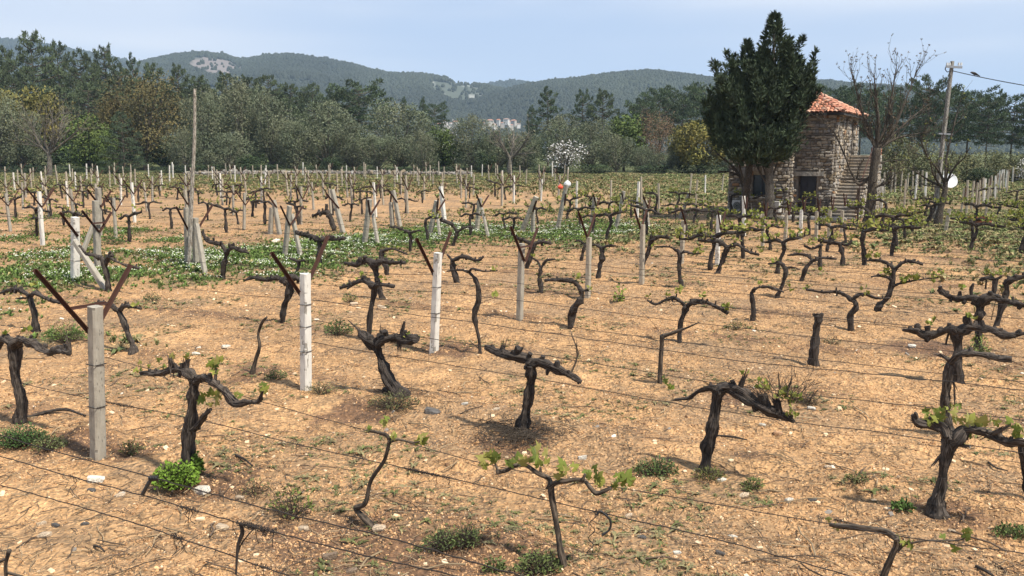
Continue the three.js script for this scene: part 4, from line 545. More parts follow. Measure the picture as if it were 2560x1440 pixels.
/* alike vines farther away, set along their rows */
{
  const R = mulberry(21), kinds = [];
  const makeFar = (seed, leafy) => {
    const r = mulberry(seed), g = new THREE.Group(); g.name = 'grape_vine'; tag(g, 'x', 'vine');
    const h = .62 + r() * .22, bend = (r() - .5) * .3, T = [V(0, -.1, 0), V(bend * .3, h * .35, 0), V(bend, h * .75, (r() - .5) * .1), V(bend * .8, h, 0)], G = new Geo(); limb(G, T, [.06, .052, .048, .058], { radial: 7, step: .05, gnarl: .35, ridge: .25, seed }); mesh('trunk', G.build(), M_oldbark, g);
    const spots = [];
    for (const s of [-1, 1]) { if (r() < .12) continue; const L = .45 + r() * .4, up = (r() - .4) * .3, A = [T[3].clone(), V(bend * .8 + s * L * .35, h + .06 + up * .3, (r() - .5) * .12), V(bend * .8 + s * L * .7, h + up * .8, (r() - .5) * .15), V(bend * .8 + s * L, h + up, (r() - .5) * .2)], H = new Geo(); limb(H, A, [.05, .044, .04, .026], { radial: 6, step: .05, gnarl: .4, ridge: .25, seed: seed + s }); mesh('cordon', H.build(), M_oldbark, g);
      for (const p of A.slice(1)) { spots.push([p.x, p.y + .08, p.z, .14, leafy]); if (r() < .5) { const S = new Geo(); limb(S, [p, p.clone().add(V((r() - .5) * .08, .1 + r() * .1, 0))], [.02, .012], { radial: 5, step: .05 }); mesh('spur', S.build(), M_oldbark, g); } } }
    const L = new Geo(); leafCloud(L, spots, .075, r); if (L.size) mesh('young_leaves', L.build(true), M_leaves, g, 'stuff'); return g;
  };
  for (let i = 0; i < 5; i++) kinds.push(makeFar(300 + i, 11)); for (let i = 0; i < 5; i++) kinds.push(makeFar(320 + i, 3));
  const spots = [];
  const put = (p, leafy, label, group) => { if (spots.some(q => q.distanceTo(p) < .8)) return; spots.push(p); const c = copyOf(kinds[(leafy ? 0 : 5) + Math.floor(R() * 5)], label, group); c.position.set(p.x, height(p.x, p.z), p.z); c.rotation.y = postTurn + (R() < .5 ? Math.PI : 0) + (R() - .5) * .4; c.scale.setScalar(.85 + R() * .35); };
  for (let n = ROW0 + GAP * 6; n < 46; n += GAP) for (let m = -7; m < 17; m += 1.75) { const p = place(m + (R() - .5) * .5, n + (R() - .5) * .15), D = -p.z, X = 1280 + LENS * p.x / D; if (D < 21.5 || X > 2620 || X < 1000 || (p.x > 9 && D > 37 && X < 2230) || R() < .08 || (D > 36 && R() < .45)) continue; put(p, D < 36, `small leafy vine, ${ord(Math.round((n - ROW0) / GAP) + 1)} row, ${ord(Math.round((m + 7) / 1.75) + 1)} from the line of beige posts`, 'leafy vines of the back rows'); }
  for (let n = ROW0 + GAP * 7; n < 44; n += GAP) for (let m = -18; m < -8; m += 1.9) { const p = place(m + (R() - .5) * .5, n), D = -p.z; if (D < 30 || R() < .3) continue; put(p, R() < .5, `small dark vine of the middle block, ${ord(Math.round((n - ROW0) / GAP) + 1)} row, ${ord(Math.round((m + 18) / 1.9) + 1)} from the grass strip`, 'dark vines of the middle rows'); }
  for (const [x, y, i] of [[100, 522], [92, 592], [195, 548], [285, 538], [325, 606], [375, 548], [430, 572], [566, 582], [596, 562], [662, 562], [875, 556], [905, 536], [1180, 548], [640, 520], [40, 545]].sort((a, b) => a[0] - b[0]).map((q, i) => [...q, i])) put(ground(x, y), false, `dark stubby vine on bare soil beyond the grass strip, ${ord(i + 1)} from the left`, 'stubby vines beyond the grass strip');
  for (let n = ROW0 + GAP * 5; n < 62; n += GAP) for (let m = -27; m > -62; m -= 2.6) { const p = place(m + (R() - .5) * .8, n), D = -p.z, X = 1280 + LENS * p.x / D; if (D < 30 || D > 66 || X < -30 || X > 1300 || R() < .52) continue; put(p, false, `tiny dark vine of the far block, ${ord(Math.round((n - ROW0) / GAP) + 1)} row, ${ord(Math.round((-27 - m) / 2.6) + 1)} from the grass strip`, 'tiny vines of the far block'); }
  for (const [x, y, i] of [[2150, 545], [2280, 500], [2310, 545], [2330, 480], [2440, 520], [2480, 495], [2490, 545], [2540, 515]].map((q, i) => [...q, i])) put(ground(x, y), false, `small bare vine in the grass right of the tower, ${ord(i + 1)} from the left`, 'bare vines in the grass right of the tower');
}

/* ---------- the stone tower with its stairs ---------- */
const T_stone = tex(256, 256, (u, v) => { const f = wfbm(u, v, 5, 61, 5), s = wnoise(u, v, 70, 63), k = wfbm(u, v, 3, 67, 3); const c = .72 + (f - .5) * .7 + (s - .5) * .2; return [c * (1 + (k - .5) * .14), c, c * (1 - (k - .5) * .16)]; });
const T_stoneH = tex(256, 256, (u, v) => { const f = wfbm(u, v, 8, 61, 5); return [f, f, f]; });
const stoneM = (r, g, b) => std({ map: T_stone, bumpMap: T_stoneH, bumpScale: .03, color: lin(r, g, b) });
const STONE = [stoneM(.46, .395, .315), stoneM(.34, .30, .245), stoneM(.55, .49, .41), stoneM(.25, .22, .185), stoneM(.58, .49, .37), stoneM(.40, .37, .335), stoneM(.42, .23, .11), stoneM(.33, .26, .17)];
const M_mortar = stoneM(.27, .235, .195), M_slab = stoneM(.42, .39, .34);
const STONE_W = stoneM(1, .92, .77), STONE_C = stoneM(.86, .66, .45), STONE_O = stoneM(.70, .41, .22), STONE_G = stoneM(.17, .155, .14), STONE_B = stoneM(.33, .23, .15);
const ROCK = []; for (let i = 0; i < 12; i++) ROCK.push(rockGeo(500 + i, .14 + .05 * (i % 3), .13));
// rubble on a wall: frame(u, v, out) gives a local point; openings [u0, u1, v0, v1] stay free
function rubble(parent, frame, W, H, open, seed, o = {}) {
  const R = mulberry(seed), list = []; let v = 0;
  while (v < H - .05) {
    const ch = Math.min(H - v, (o.course || .10) + R() * R() * .17); let u = -R() * .2;
    while (u < W) { let w = .14 + R() * R() * .46; const u0 = Math.max(0, u), u1 = Math.min(W, u + w); const cu = (u0 + u1) / 2, cv = v + ch / 2; if (u1 - u0 > .06 && !open.some(([a, b, c, d]) => u1 - .03 > a && u0 + .03 < b && cv + ch * .3 > c && cv - ch * .3 < d)) list.push([cu, cv + (R() - .5) * .04, u1 - u0 - .02, ch - .016]); u += w; }
    v += ch;
  }
  const big = [];
  for (const [cu, cv, w, h] of list) {
    const A = frame(cu, cv, 0), B = frame(cu + .1, cv, 0), N = frame(cu, cv, 1).sub(A), X = B.sub(A).normalize(), m = new THREE.Matrix4().makeBasis(X, V(0, 1, 0), N.clone().normalize()), q = new THREE.Quaternion().setFromRotationMatrix(m).multiply(new THREE.Quaternion().setFromEuler(new THREE.Euler((R() - .5) * .10, (R() - .5) * .10, (R() - .5) * .22)));
    const mi = R() < .03 ? 6 : R() < .12 ? 7 : Math.floor(R() * 6), gi = Math.floor(R() * 12), d = .14, p = A.addScaledVector(N, -.02 + R() * .06);
    if (o.merged) { const g = ROCK[gi].clone(); g.applyMatrix4(new THREE.Matrix4().compose(p, q, V(w * 1.02, h * 1.02, d))); const c = STONE[mi].color, n = g.attributes.position.count, col = new Float32Array(n * 3); for (let i = 0; i < n; i++) col.set([c.r, c.g, c.b], i * 3); g.setAttribute('color', new THREE.BufferAttribute(col, 3)); big.push(g); }
    else { const s = mesh('stone', ROCK[gi], STONE[mi], parent); s.position.copy(p); s.quaternion.copy(q); s.scale.set(w * 1.02, h * 1.02, d); }
  }
  if (o.merged && big.length) mesh('rubble', mergeGeometries(big), std({ map: T_stone, bumpMap: T_stoneH, bumpScale: .03, vertexColors: true }), parent, 'stuff');
  return list.length;
}
const TOWER = V(14.85, 0, -41); TOWER.y = height(14.85, -41, false) - .02;
{
  const g = thing('stone_tower', 'square rubble stone tower with orange tiled hip roof and outside stairs', 'tower', TOWER); g.rotation.y = postTurn;
  const W = 4.0, Dp = 5.6, H = 4.78;
  // mortar bodies of the walls, each with its stones
  const wallBox = (x0, x1, y0, y1, z0, z1) => boxGeo(x1 - x0, y1 - y0, z1 - z0, (x0 + x1) / 2, (y0 + y1) / 2, (z0 + z1) / 2);
  const pieces = (list) => mergeGeometries(list.map(a => wallBox(...a)));
  const dx0 = -1.56, dx1 = -.72, dh = 1.92, t = .42;
  const front = mesh('front_wall', pieces([[-W, dx0, -.3, H, -t, 0], [dx1, 0, -.3, H, -t, -.001], [dx0, dx1, dh, H, -t, -.002]]), M_mortar, g);
  console.log('front stones', rubble(front, (u, v, o) => V(-W + u, v, .02 + o), W, H, [[W + dx0 - .02, W + dx1 + .02, 0, dh + .2], [0, 2.1, 0, 3.2]], 31));
  const side = mesh('side_wall', pieces([[-t, 0, -.3, H, -3.7, -t - .004], [-t, 0, -.3, 2.86, -4.5, -3.7], [-t, 0, 4.62, H, -4.5, -3.7], [-t, 0, -.3, H, -Dp, -4.5]]), M_mortar, g);
  rubble(side, (u, v, o) => V(.02 + o, v, -u), Dp, H, [[3.66, 4.54, 2.8, 4.66], [1.95, 2.2, 4.1, 4.6]], 32, { merged: 1, course: .12 });
  mesh('back_wall', pieces([[-W, 0, -.3, H, -Dp - .001, -Dp + t]]), M_mortar, g);
  mesh('far_wall', pieces([[-W - .001, -W + t, -.3, H, -Dp + t, -t]]), M_mortar, g);
  mesh('lintel', boxGeo(1.42, .2, .2, -1.1, dh + .1, .03), M_slab, g);
  const M_dark = std({ color: lin(.012, .014, .024), roughness: .5 }), M_wood = std({ map: T_bark, color: lin(.10, .07, .05) });
  const door = mesh('door', boxGeo(.82, 1.9, .05, -1.14, .95, -.26), M_dark, g); for (const [x, y, w, h] of [[-1.33, 1.45, .28, .5], [-.95, 1.45, .28, .5], [-1.33, .6, .28, .8], [-.95, .6, .28, .8]]) mesh('panel', boxGeo(w, h, .02, x, y, -.225), M_dark, door);
  mesh('door_frame', mergeGeometries([boxGeo(.05, 1.9, .08, dx0 + .03, .95, -.2), boxGeo(.05, 1.9, .08, dx1 - .03, .95, -.2)]), M_wood, g);
  mesh('doorstep', boxGeo(1.1, .14, .45, -1.14, .0, .2), M_slab, g);
  const up = mesh('upper_door', boxGeo(.05, 1.74, .76, -.3, 3.75, -4.1), M_dark, g); mesh('handle', boxGeo(.04, .12, .03, -.26, 3.7, -4.36), M_wood, up);
  mesh('slit_window', boxGeo(.06, .42, .16, .0, 4.36, -2.07), M_dark, g);
  // roof
  const over = .36, ey = H + .02, ax = -W / 2, az = -Dp / 2, ay = 6.08;
  const C = [V(-W - over, ey, over), V(over, ey, over), V(over, ey, -Dp - over), V(-W - over, ey, -Dp - over)], A = V(ax, ay, az);
  { const G = new Geo(); for (let i = 0; i < 4; i++) { G.tri(C[i], C[(i + 1) % 4], A); G.tri(C[i].clone().add(V(0, -.07, 0)), C[(i + 1) % 4].clone().add(V(0, -.07, 0)), V(ax, ey - .07, az)); } const roof = mesh('roof', G.build(true), std({ color: lin(.30, .13, .075) }), g);
    const G2 = new Geo(); for (let i = 0; i < 4; i++) { const a = C[i], b = C[(i + 1) % 4], m = a.clone().add(b).multiplyScalar(.5), d = b.clone().sub(a); boxInto(G2, m.add(V(0, -.055, 0)), d.clone().multiplyScalar(.5), V(0, .06, 0), d.clone().normalize().cross(V(0, 1, 0)).multiplyScalar(.03)); } mesh('eave_board', G2.build(true), std({ color: lin(.035, .032, .03) }), roof);
    const TG = new Geo(); for (let i = 0; i <= 5; i++) for (const z of [0, 1]) { const a = i / 5 * Math.PI, r = z ? .085 : .105; TG.v(Math.cos(a) * r, Math.sin(a) * r * .75 + (z ? .0 : .03), -z * .42, i / 5, z); } for (let i = 0; i < 5; i++) { const a = i * 2; TG.t(a, a + 2, a + 1); TG.t(a + 1, a + 2, a + 3); } const tile = TG.build();
    const R = mulberry(8), tiles = [[.46, .19, .105], [.40, .155, .088], [.50, .25, .155], [.34, .13, .078], [.45, .27, .19]].map(c => std({ color: lin(...c), side: THREE.DoubleSide, roughness: .85 }));
    for (let i = 0; i < 4; i++) {
      const a = C[i], b = C[(i + 1) % 4], e = b.clone().sub(a), L = e.length(); e.normalize(); const mid = a.clone().add(b).multiplyScalar(.5), upv = A.clone().sub(mid), S = upv.length(); upv.normalize(); const nn = e.clone().cross(upv).normalize(), q = new THREE.Quaternion().setFromRotationMatrix(new THREE.Matrix4().makeBasis(e, nn, e.clone().cross(nn))), rest = [];
      for (let s = -.06, row = 0; s < S - .2; s += .29, row++) { const half = L / 2 * (1 - Math.max(0, s + .1) / S) - .06, n = Math.floor(2 * half / .2); for (let k = 0; k <= n; k++) { const p = mid.clone().addScaledVector(e, (k - n / 2) * .2 + (R() - .5) * .02).addScaledVector(upv, s + (R() - .5) * .03).addScaledVector(nn, .012 + R() * .012); const mi = Math.floor(R() * 5);
        if (i === 0 || i === 1) { const m = mesh('tile', tile, tiles[mi], roof); m.position.copy(p); m.quaternion.copy(q); } else rest.push(tile.clone().applyMatrix4(new THREE.Matrix4().compose(p, q, V(1, 1, 1)))); } }
      if (rest.length) mesh('tile_field', mergeGeometries(rest), tiles[0], roof, 'stuff');
      const h = A.clone().sub(a), hl = h.length(); h.normalize(); const x = h.clone().cross(V(0, 1, 0)).normalize(), y = x.clone().cross(h).normalize(), qh = new THREE.Quaternion().setFromRotationMatrix(new THREE.Matrix4().makeBasis(x.clone(), y, h.clone().negate()));
      for (let s = 0; s < hl - .1; s += .36) { const m = mesh('hip_tile', tile, tiles[2 + Math.floor(R() * 3)], roof); m.position.copy(a).addScaledVector(h, s).addScaledVector(y, .06); m.quaternion.copy(qh); m.scale.setScalar(1.15); } } }
  // stairs climbing back along the side wall
  const NS = 20, rise = 2.84 / NS, run = .255, s0 = -1.5, w = 1.25, base = mesh('stair_block', (() => { const L = []; for (let i = 0; i < NS; i++) L.push(wallBox(.03, w - .03, -.3, rise * (i + 1) - .05, -(s0 + run * (i + 1)), -(s0 + run * i) - (i ? 0 : 0))); L.push(wallBox(.03, w - .03, -.3, 2.79, -(s0 + run * NS + 1.7), -(s0 + run * NS))); return mergeGeometries(L); })(), stoneM(.24, .22, .19), g);
  const RS = mulberry(91); for (let i = 0; i < NS; i++) { const m = mesh('step', boxGeo(w + .02, .05, run + .035, w / 2 + .01, 0, 0), STONE[[2, 4, 0][i % 3]], g); m.position.set((RS() - .5) * .03, rise * (i + 1) - .024, -(s0 + run * (i + .5)) + .02); m.rotation.z = (RS() - .5) * .02; }
  mesh('landing', boxGeo(w + .1, .1, 1.75, w / 2, 2.84, -(s0 + run * NS + .85)), M_slab, g);
  const SW = new THREE.Group(); SW.name = 'stair_wall'; g.add(SW);
  { const list = []; for (let i = 0; i < 10; i++) { } rubble(SW, (u, v, o) => V(w + .0 + o, v, -(s0 + u)), run * NS + 1.7, 2.8, [], 33, { merged: 1, course: .12 }); }
  // keep only the stones under the flight
  { const r = SW.children[0], p = r.geometry.attributes.position, keep = []; for (let i = 0; i < p.count; i += 3) { const u = -p.getZ(i) - s0, lim = Math.min(2.84, Math.max(0, u / run) * rise); if (p.getY(i) < lim - .02) keep.push(i, i + 1, i + 2); } r.geometry.setIndex(keep); r.geometry = r.geometry.toNonIndexed(); }
  mesh('rail_post', boxGeo(.12, 1.45, .12, w + .05, .7, .95), M_wood, g);
  { const G = new Geo(); wireTube(G, [V(w - .02, .95, 1.1), V(w - .02, 1.9, -.4), V(w - .02, 3.7, -3.6), V(w - .02, 3.75, -4.9)], .022, 6); for (const [y, z] of [[.1, 1.1], [1.2, -.6], [2.3, -2.4], [2.85, -3.8]]) wireTube(G, [V(w - .02, y, z), V(w - .02, y + .95, z)], .016, 5); mesh('handrail', G.build(), M_rust, g); }
  const pier = mesh('brick_pier', boxGeo(.3, .34, .3, w - .1, 3.06, -5.1), std({ map: T_stone, color: lin(.50, .20, .11) }), g);
  // low annex with the window
  const an = new THREE.Group(); an.name = 'annex'; g.add(an);
  const ax0 = -4.75, ax1 = -1.84, ah = 3.34, az1 = .5, wx0 = -3.6, wx1 = -2.72, wy0 = .95, wy1 = 1.95;
  mesh('annex_wall', pieces([[ax0, wx0, -.3, ah, .02, az1], [wx1, ax1, -.3, ah, .02, az1 - .001], [wx0, wx1, -.3, wy0, .02, az1 - .002], [wx0, wx1, wy1, ah, .02, az1 - .003], [ax0 + .002, -W - .004, -.3, ah, -3, .02]]), M_mortar, an);
  console.log('annex stones', rubble(an, (u, v, o) => V(ax0 + u, v, az1 + .02 + o), ax1 - ax0, ah, [[wx0 - ax0 - .02, wx1 - ax0 + .02, wy0 - .08, wy1 + .03]], 34));
  rubble(an, (u, v, o) => V(ax1 + .02 + o, v, az1 - u), .5, ah, [], 35, { merged: 1 });
  mesh('annex_coping', boxGeo(ax1 - ax0 + .1, .06, .7, (ax0 + ax1) / 2, ah + .03, .28), M_slab, an);
  mesh('window_pane', boxGeo(wx1 - wx0, wy1 - wy0, .03, (wx0 + wx1) / 2, (wy0 + wy1) / 2, .28), std({ color: lin(.012, .022, .028), roughness: .25 }), an);
  mesh('window_bar', boxGeo(.04, wy1 - wy0, .04, (wx0 + wx1) / 2, (wy0 + wy1) / 2, .31), M_dark, an);
  mesh('window_sill', boxGeo(wx1 - wx0 + .22, .07, .26, (wx0 + wx1) / 2, wy0 - .05, az1 + .06), M_slab, an);
  { const G = new Geo(); wireTube(G, [V(-1.78, 0, .12), V(-1.77, 1.6, .11), V(-1.74, 3.4, .1), V(-1.72, 4.7, .1)], .035, 7); mesh('drain_pipe', G.build(), std({ color: lin(.16, .13, .10), roughness: .6 }), g); }
  const local = (x, y, z) => V(x, y, z).applyAxisAngle(V(0, 1, 0), postTurn).add(TOWER);
  const M_ac = std({ color: lin(.50, .49, .45), roughness: .6 });
  [['white air conditioner box with a round fan grille left of the cypress trunk', -4.0, 1], ['tilted white air conditioner box right of the cypress trunk', -2.45, 0]].forEach(([label, x, fan], i) => { const a = thing('air_conditioner', label, 'air conditioner', local(x, .22, .95)); a.rotation.y = postTurn + (i ? -.25 : .05); mesh('casing', boxGeo(.74, .5, .28, 0, .28, 0), M_ac, a); const c = mesh('fan_grille', new THREE.CylinderGeometry(.19, .19, .02, 24), std({ color: lin(.06, .07, .06) }), a); c.rotation.x = Math.PI / 2; c.position.set(fan ? -.13 : -.18, .28, .145); for (let k = 0; k < 3; k++) { const rr = mesh('guard_ring', new THREE.TorusGeometry(.06 + .055 * k, .006, 5, 24), M_ac, a); rr.position.set(fan ? -.13 : -.18, .28, .16); } for (const s of [-.28, .28]) mesh('foot', boxGeo(.05, .06, .3, s, 0, 0), M_dark, a); const G = new Geo(); wireTube(G, [V(.37, .35, 0), V(.5, .4, .02), V(.55, .1, .05), V(.6, -.2, .02)], .022, 6); mesh('pipe', G.build(), M_slab, a); });
  // low stone kerb before the door
  const R = mulberry(77), kb = thing('stone_kerb', 'low row of pale stones before the tower door', 'kerb', local(-1.2, -.05, 1.9)); kb.rotation.y = postTurn; for (let i = 0; i < 12; i++) { const m = mesh('stone', ROCK[i % 12], STONE[[4, 2, 0][i % 3]], kb); m.position.set(-1.6 + i * .33, .08 + R() * .05, (R() - .5) * .2); m.scale.set(.38, .26, .3); m.rotation.y = R(); }
}

/* ---------- utility pole, wire, bird, dish, wooden pole ---------- */
{
  const T_wood = T_bark, M_pole = std({ map: T_wood, bumpMap: T_barkH, bumpScale: .006, color: lin(.36, .34, .31) }), M_metal = std({ color: lin(.30, .31, .32), roughness: .5, metalness: .6 });
  const b = ground(2335, 556), D = -b.z, top = at(2381, 153, D), g = thing('utility_pole', 'tall leaning grey utility pole with a small crossarm at its top', 'pole', b), P = (x, y, dz = 0) => at(x, y, D + dz).sub(b);
  { const G = new Geo(); limb(G, [P(2333, 575), P(2335, 556), P(2352, 400), P(2367, 270), P(2381, 153)], [.115, .112, .10, .088, .075], { radial: 10, step: .2, gnarl: .05, ridge: .03, twist: 0 }); mesh('shaft', G.build(), M_pole, g); }
  { const a = P(2362, 167), c = P(2402, 169), G = new Geo(), d = c.clone().sub(a); boxInto(G, a.clone().add(c).multiplyScalar(.5).add(V(0, 0, .1)), d.multiplyScalar(.5), V(0, .045, 0), V(0, 0, .035)); const ca = mesh('crossarm', G.build(true), M_metal, g); for (const x of [2365, 2371, 2394, 2400]) { const i = mesh('insulator', new THREE.CylinderGeometry(.035, .045, .12, 10), std({ color: lin(.55, .56, .55), roughness: .3 }), ca); i.position.copy(P(x, 162)).add(V(0, .02, .1)); } }
  { const a = P(2343, 334), c = P(2378, 336), G = new Geo(), d = c.clone().sub(a); boxInto(G, a.clone().add(c).multiplyScalar(.5).add(V(0, 0, .12)), d.multiplyScalar(.5), V(0, .03, 0), V(0, 0, .03)); mesh('lower_bar', G.build(true), M_metal, g); }
  { const a = P(2364, 176), G = new Geo(); wireTube(G, [P(2364, 168), P(2363, 174), P(2368, 180), P(2380, 178)], .02, 5); mesh('clamp', G.build(), M_black, g); }
  const a = at(2381, 177, D), e = at(2640, 226, D - 6), G = new Geo(), pts = []; for (let i = 0; i <= 30; i++) { const t = i / 30; pts.push(a.clone().lerp(e, t).add(V(0, -.18 * t * (1 - t), 0)).sub(a)); } wireTube(G, pts, .017, 5); const wv = thing('power_line', 'dark power line running right from the utility pole', 'cable', a); mesh('cable', G.build(), M_black, wv);
  { const t = .245, p = a.clone().lerp(e, t).add(V(0, -.18 * t * (1 - t) + .015, 0)), bird = thing('bird', 'small dark bird perched on the power line', 'bird', p), H = new Geo(); limb(H, [V(-.16, .12, 0), V(-.10, .11, 0), V(0, .07, 0), V(.10, .03, 0), V(.22, -.03, 0)], [.03, .045, .06, .035, .012], { radial: 9, step: .02, gnarl: 0, ridge: 0 }); limb(H, [V(-.15, .12, 0), V(-.20, .115, 0)], [.018, .004], { radial: 6, step: .02, gnarl: 0, ridge: 0 }); for (const z of [-.02, .02]) wireTube(H, [V(0, .03, z), V(.0, 0, z)], .006, 4); mesh('body', H.build(), std({ color: lin(.05, .045, .04) }), bird); const Wg = new Geo(); for (const z of [-1, 1]) limb(Wg, [V(-.06, .1, z * .05), V(.04, .06, z * .06), V(.15, .0, z * .03)], [.015, .025, .006], { radial: 6, step: .03, gnarl: 0, ridge: 0 }); mesh('wing', Wg.build(), std({ color: lin(.035, .032, .03) }), bird); }
  { const c = at(2373, 452, D - .35), d = thing('satellite_dish', 'white round dish fixed beside the utility pole', 'dish', c), pts = []; for (let i = 0; i <= 10; i++) { const r = i / 10 * .34; pts.push(new THREE.Vector2(r, r * r * .55)); } for (let i = 10; i >= 0; i--) { const r = i / 10 * .34; pts.push(new THREE.Vector2(r, r * r * .55 - .012)); } const m = mesh('bowl', new THREE.LatheGeometry(pts, 28), std({ color: lin(.58, .59, .60), roughness: .6, side: THREE.DoubleSide }), d); m.quaternion.setFromUnitVectors(V(0, 1, 0), V(-.05, .42, .9).normalize()); m.scale.set(.95, 1, 1); const H = new Geo(); wireTube(H, [V(0, 0, 0), V(-.12, -.1, -.12), V(-.28, -.14, -.28)], .02, 6); mesh('bracket', H.build(), M_metal, d); const F = new Geo(); wireTube(F, [V(.1, -.3, .12), V(.22, -.12, .42)], .012, 5); mesh('feed_arm', F.build(), M_metal, d); }
  { const q = ground(472, 668), D2 = -q.z, p = thing('wooden_pole', 'tall thin bleached wooden pole among the grey posts', 'pole', q), H = new Geo(); limb(H, [at(470, 690, D2).sub(q), at(472, 668, D2).sub(q), at(479, 500, D2).sub(q), at(486, 350, D2).sub(q), at(487, 222, D2).sub(q)], [.062, .06, .052, .043, .035], { radial: 9, step: .12, gnarl: .06, ridge: .05, twist: .4 }); mesh('shaft', H.build(), std({ map: T_wood, bumpMap: T_barkH, bumpScale: .005, color: lin(.44, .40, .35) }), p); }
  const bag = (x, y, w, h, c, label, D3) => { const q = at(x, y, D3), o = thing('plastic_bag', label, 'bag', q), gg = new THREE.IcosahedronGeometry(.5, 3), pp = gg.attributes.position; for (let i = 0; i < pp.count; i++) { const X = pp.getX(i), Y2 = pp.getY(i), Z = pp.getZ(i), k = .75 + .6 * fbm(X * 3 + x, Y2 * 3, Z * 3, 3), n = Y2 > .1 ? 1 - (Y2 - .1) * 1.3 : 1; pp.setXYZ(i, X * k * n, Y2 * k, Z * k * n); } gg.computeVertexNormals(); const m = mesh('film', gg, std({ color: lin(...c), roughness: .5 }), o); m.scale.set(w, h, w * .8); const kn = mesh('knot', new THREE.ConeGeometry(.05, .12, 7), m.material, o); kn.position.y = h * .42; };
  bag(1418, 461, .28, .34, [.55, .55, .55], 'white plastic bag tied to the top of the leaning post', 37.2); bag(1401, 467, .2, .2, [.75, .10, .05], 'small red bag beside the white plastic bag', 37.6);
  { const q = ground(2448, 566), tb = thing('rusty_drum', 'low rusty red drum in the grass at the right', 'drum', q); const pts = [[0, 0], [.42, 0], [.44, .02], [.43, .16], [.45, .18], [.43, .2], [.44, .38], [.46, .4], [.42, .4], [.40, .06], [0, .06]].map(p => new THREE.Vector2(...p)); mesh('wall', new THREE.LatheGeometry(pts, 24), M_rustOrange, tb); }
}

/* ---------- trees ---------- */
const M_foliage = std({ vertexColors: true, roughness: .9, side: THREE.DoubleSide }), M_needle = std({ vertexColors: true, roughness: .95, side: THREE.DoubleSide });
const M_trunk = std({ map: T_bark, bumpMap: T_barkH, bumpScale: .03, color: lin(.13, .105, .08) }), M_trunkGrey = std({ map: T_bark, bumpMap: T_barkH, bumpScale: .03, color: lin(.24, .215, .18) });
function blade(G, p, d, s, l, w, c) { const m = p.clone().addScaledVector(d, l * .5), a = m.clone().addScaledVector(s, w / 2), b = m.clone().addScaledVector(s, -w / 2), e = p.clone().addScaledVector(d, l); G.tri(p, a, e, c); G.tri(p, e, b, c); }
// broad crown in a unit box (height 1, half width .5): lobes of leaf faces on forking limbs
function broadTree(seed, o) {
  const R = mulberry(seed), g = new THREE.Group(), Wd = new Geo(), G = new Geo(), lobes = [], N = o.lobes || 16, h0 = o.trunk || .18;
  limb(Wd, [V(0, -.03, 0), V((R() - .5) * .03, h0 * .6, (R() - .5) * .03), V((R() - .5) * .05, h0 * 1.25, (R() - .5) * .05)], [.028, .022, .018].map(x => x * (o.thick || 1)), { radial: 8, step: .03, gnarl: .2, ridge: .15, seed });
  for (let i = 0; i < N; i++) { const a = i * 2.4 + R(), t = (i + .5) / N, yy = h0 + (1 - h0) * (.12 + .78 * t), prof = Math.pow(Math.sin(Math.PI * clamp((yy - h0 + .06) / (1 - h0 + .12))), o.round || .7), r = prof * (.14 + .27 * R()) ; const rr = (o.lr || .16) * (.6 + .75 * R()) * (.75 + .35 * prof); lobes.push([V(Math.cos(a) * r, Math.min(yy, 1 - rr * .75), Math.sin(a) * r), rr]); limb(Wd, [V(0, h0, 0), V(Math.cos(a) * r * .5, lerp(h0, yy, .55), Math.sin(a) * r * .5), V(Math.cos(a) * r, yy, Math.sin(a) * r)], [.012, .008, .004].map(x => x * (o.thick || 1)), { radial: 5, step: .06, gnarl: .2, ridge: .1, seed: seed + i }); }
  const per = Math.round(o.leaves / N);
  for (const [c, r] of lobes) {
    const tint = .70 + .55 * R(), hue = R();
    for (let i = 0; i < per; i++) {
      const d = randDir(R), q = Math.pow(R(), .26) * (.75 + .5 * noise3(d.x * 2.3 + c.x * 9, d.y * 2.3 + c.y * 9, d.z * 2.3 + seed)), p = c.clone().addScaledVector(d, r * q); p.y = Math.max(p.y, h0 * .45);
      const rd = randDir(R), dir = rd.addScaledVector(d, .35 - rd.dot(d)).add(V(0, o.lift || 0, 0)).normalize(), s = d.clone().addScaledVector(randDir(R), .55).cross(dir).normalize(), k = tint * (.86 + .28 * R()), t = R() < (o.mix || 0) ? 1 : 0, base = t ? o.c2 : o.c;
      blade(G, p, dir, s, o.size * (.6 + .8 * R()), o.size * (o.slim || .45) * (.7 + .6 * R()), [base[0] * k * (.92 + .16 * hue), base[1] * k, base[2] * k]);
    }
  }
  if (o.flowers) for (let i = 0; i < o.flowers; i++) { const [c, r] = lobes[Math.floor(R() * N)], d = randDir(R), p = c.clone().addScaledVector(d, r * (.75 + .4 * R())); const s = d.clone().cross(randDir(R)).normalize(); blade(G, p, randDir(R), s, o.size * .8, o.size * .7, [.62, .6, .58]); }
  mesh('trunk', Wd.build(), o.grey ? M_trunkGrey : M_trunk, g); mesh('crown', G.build(true), M_foliage, g); return g;
}
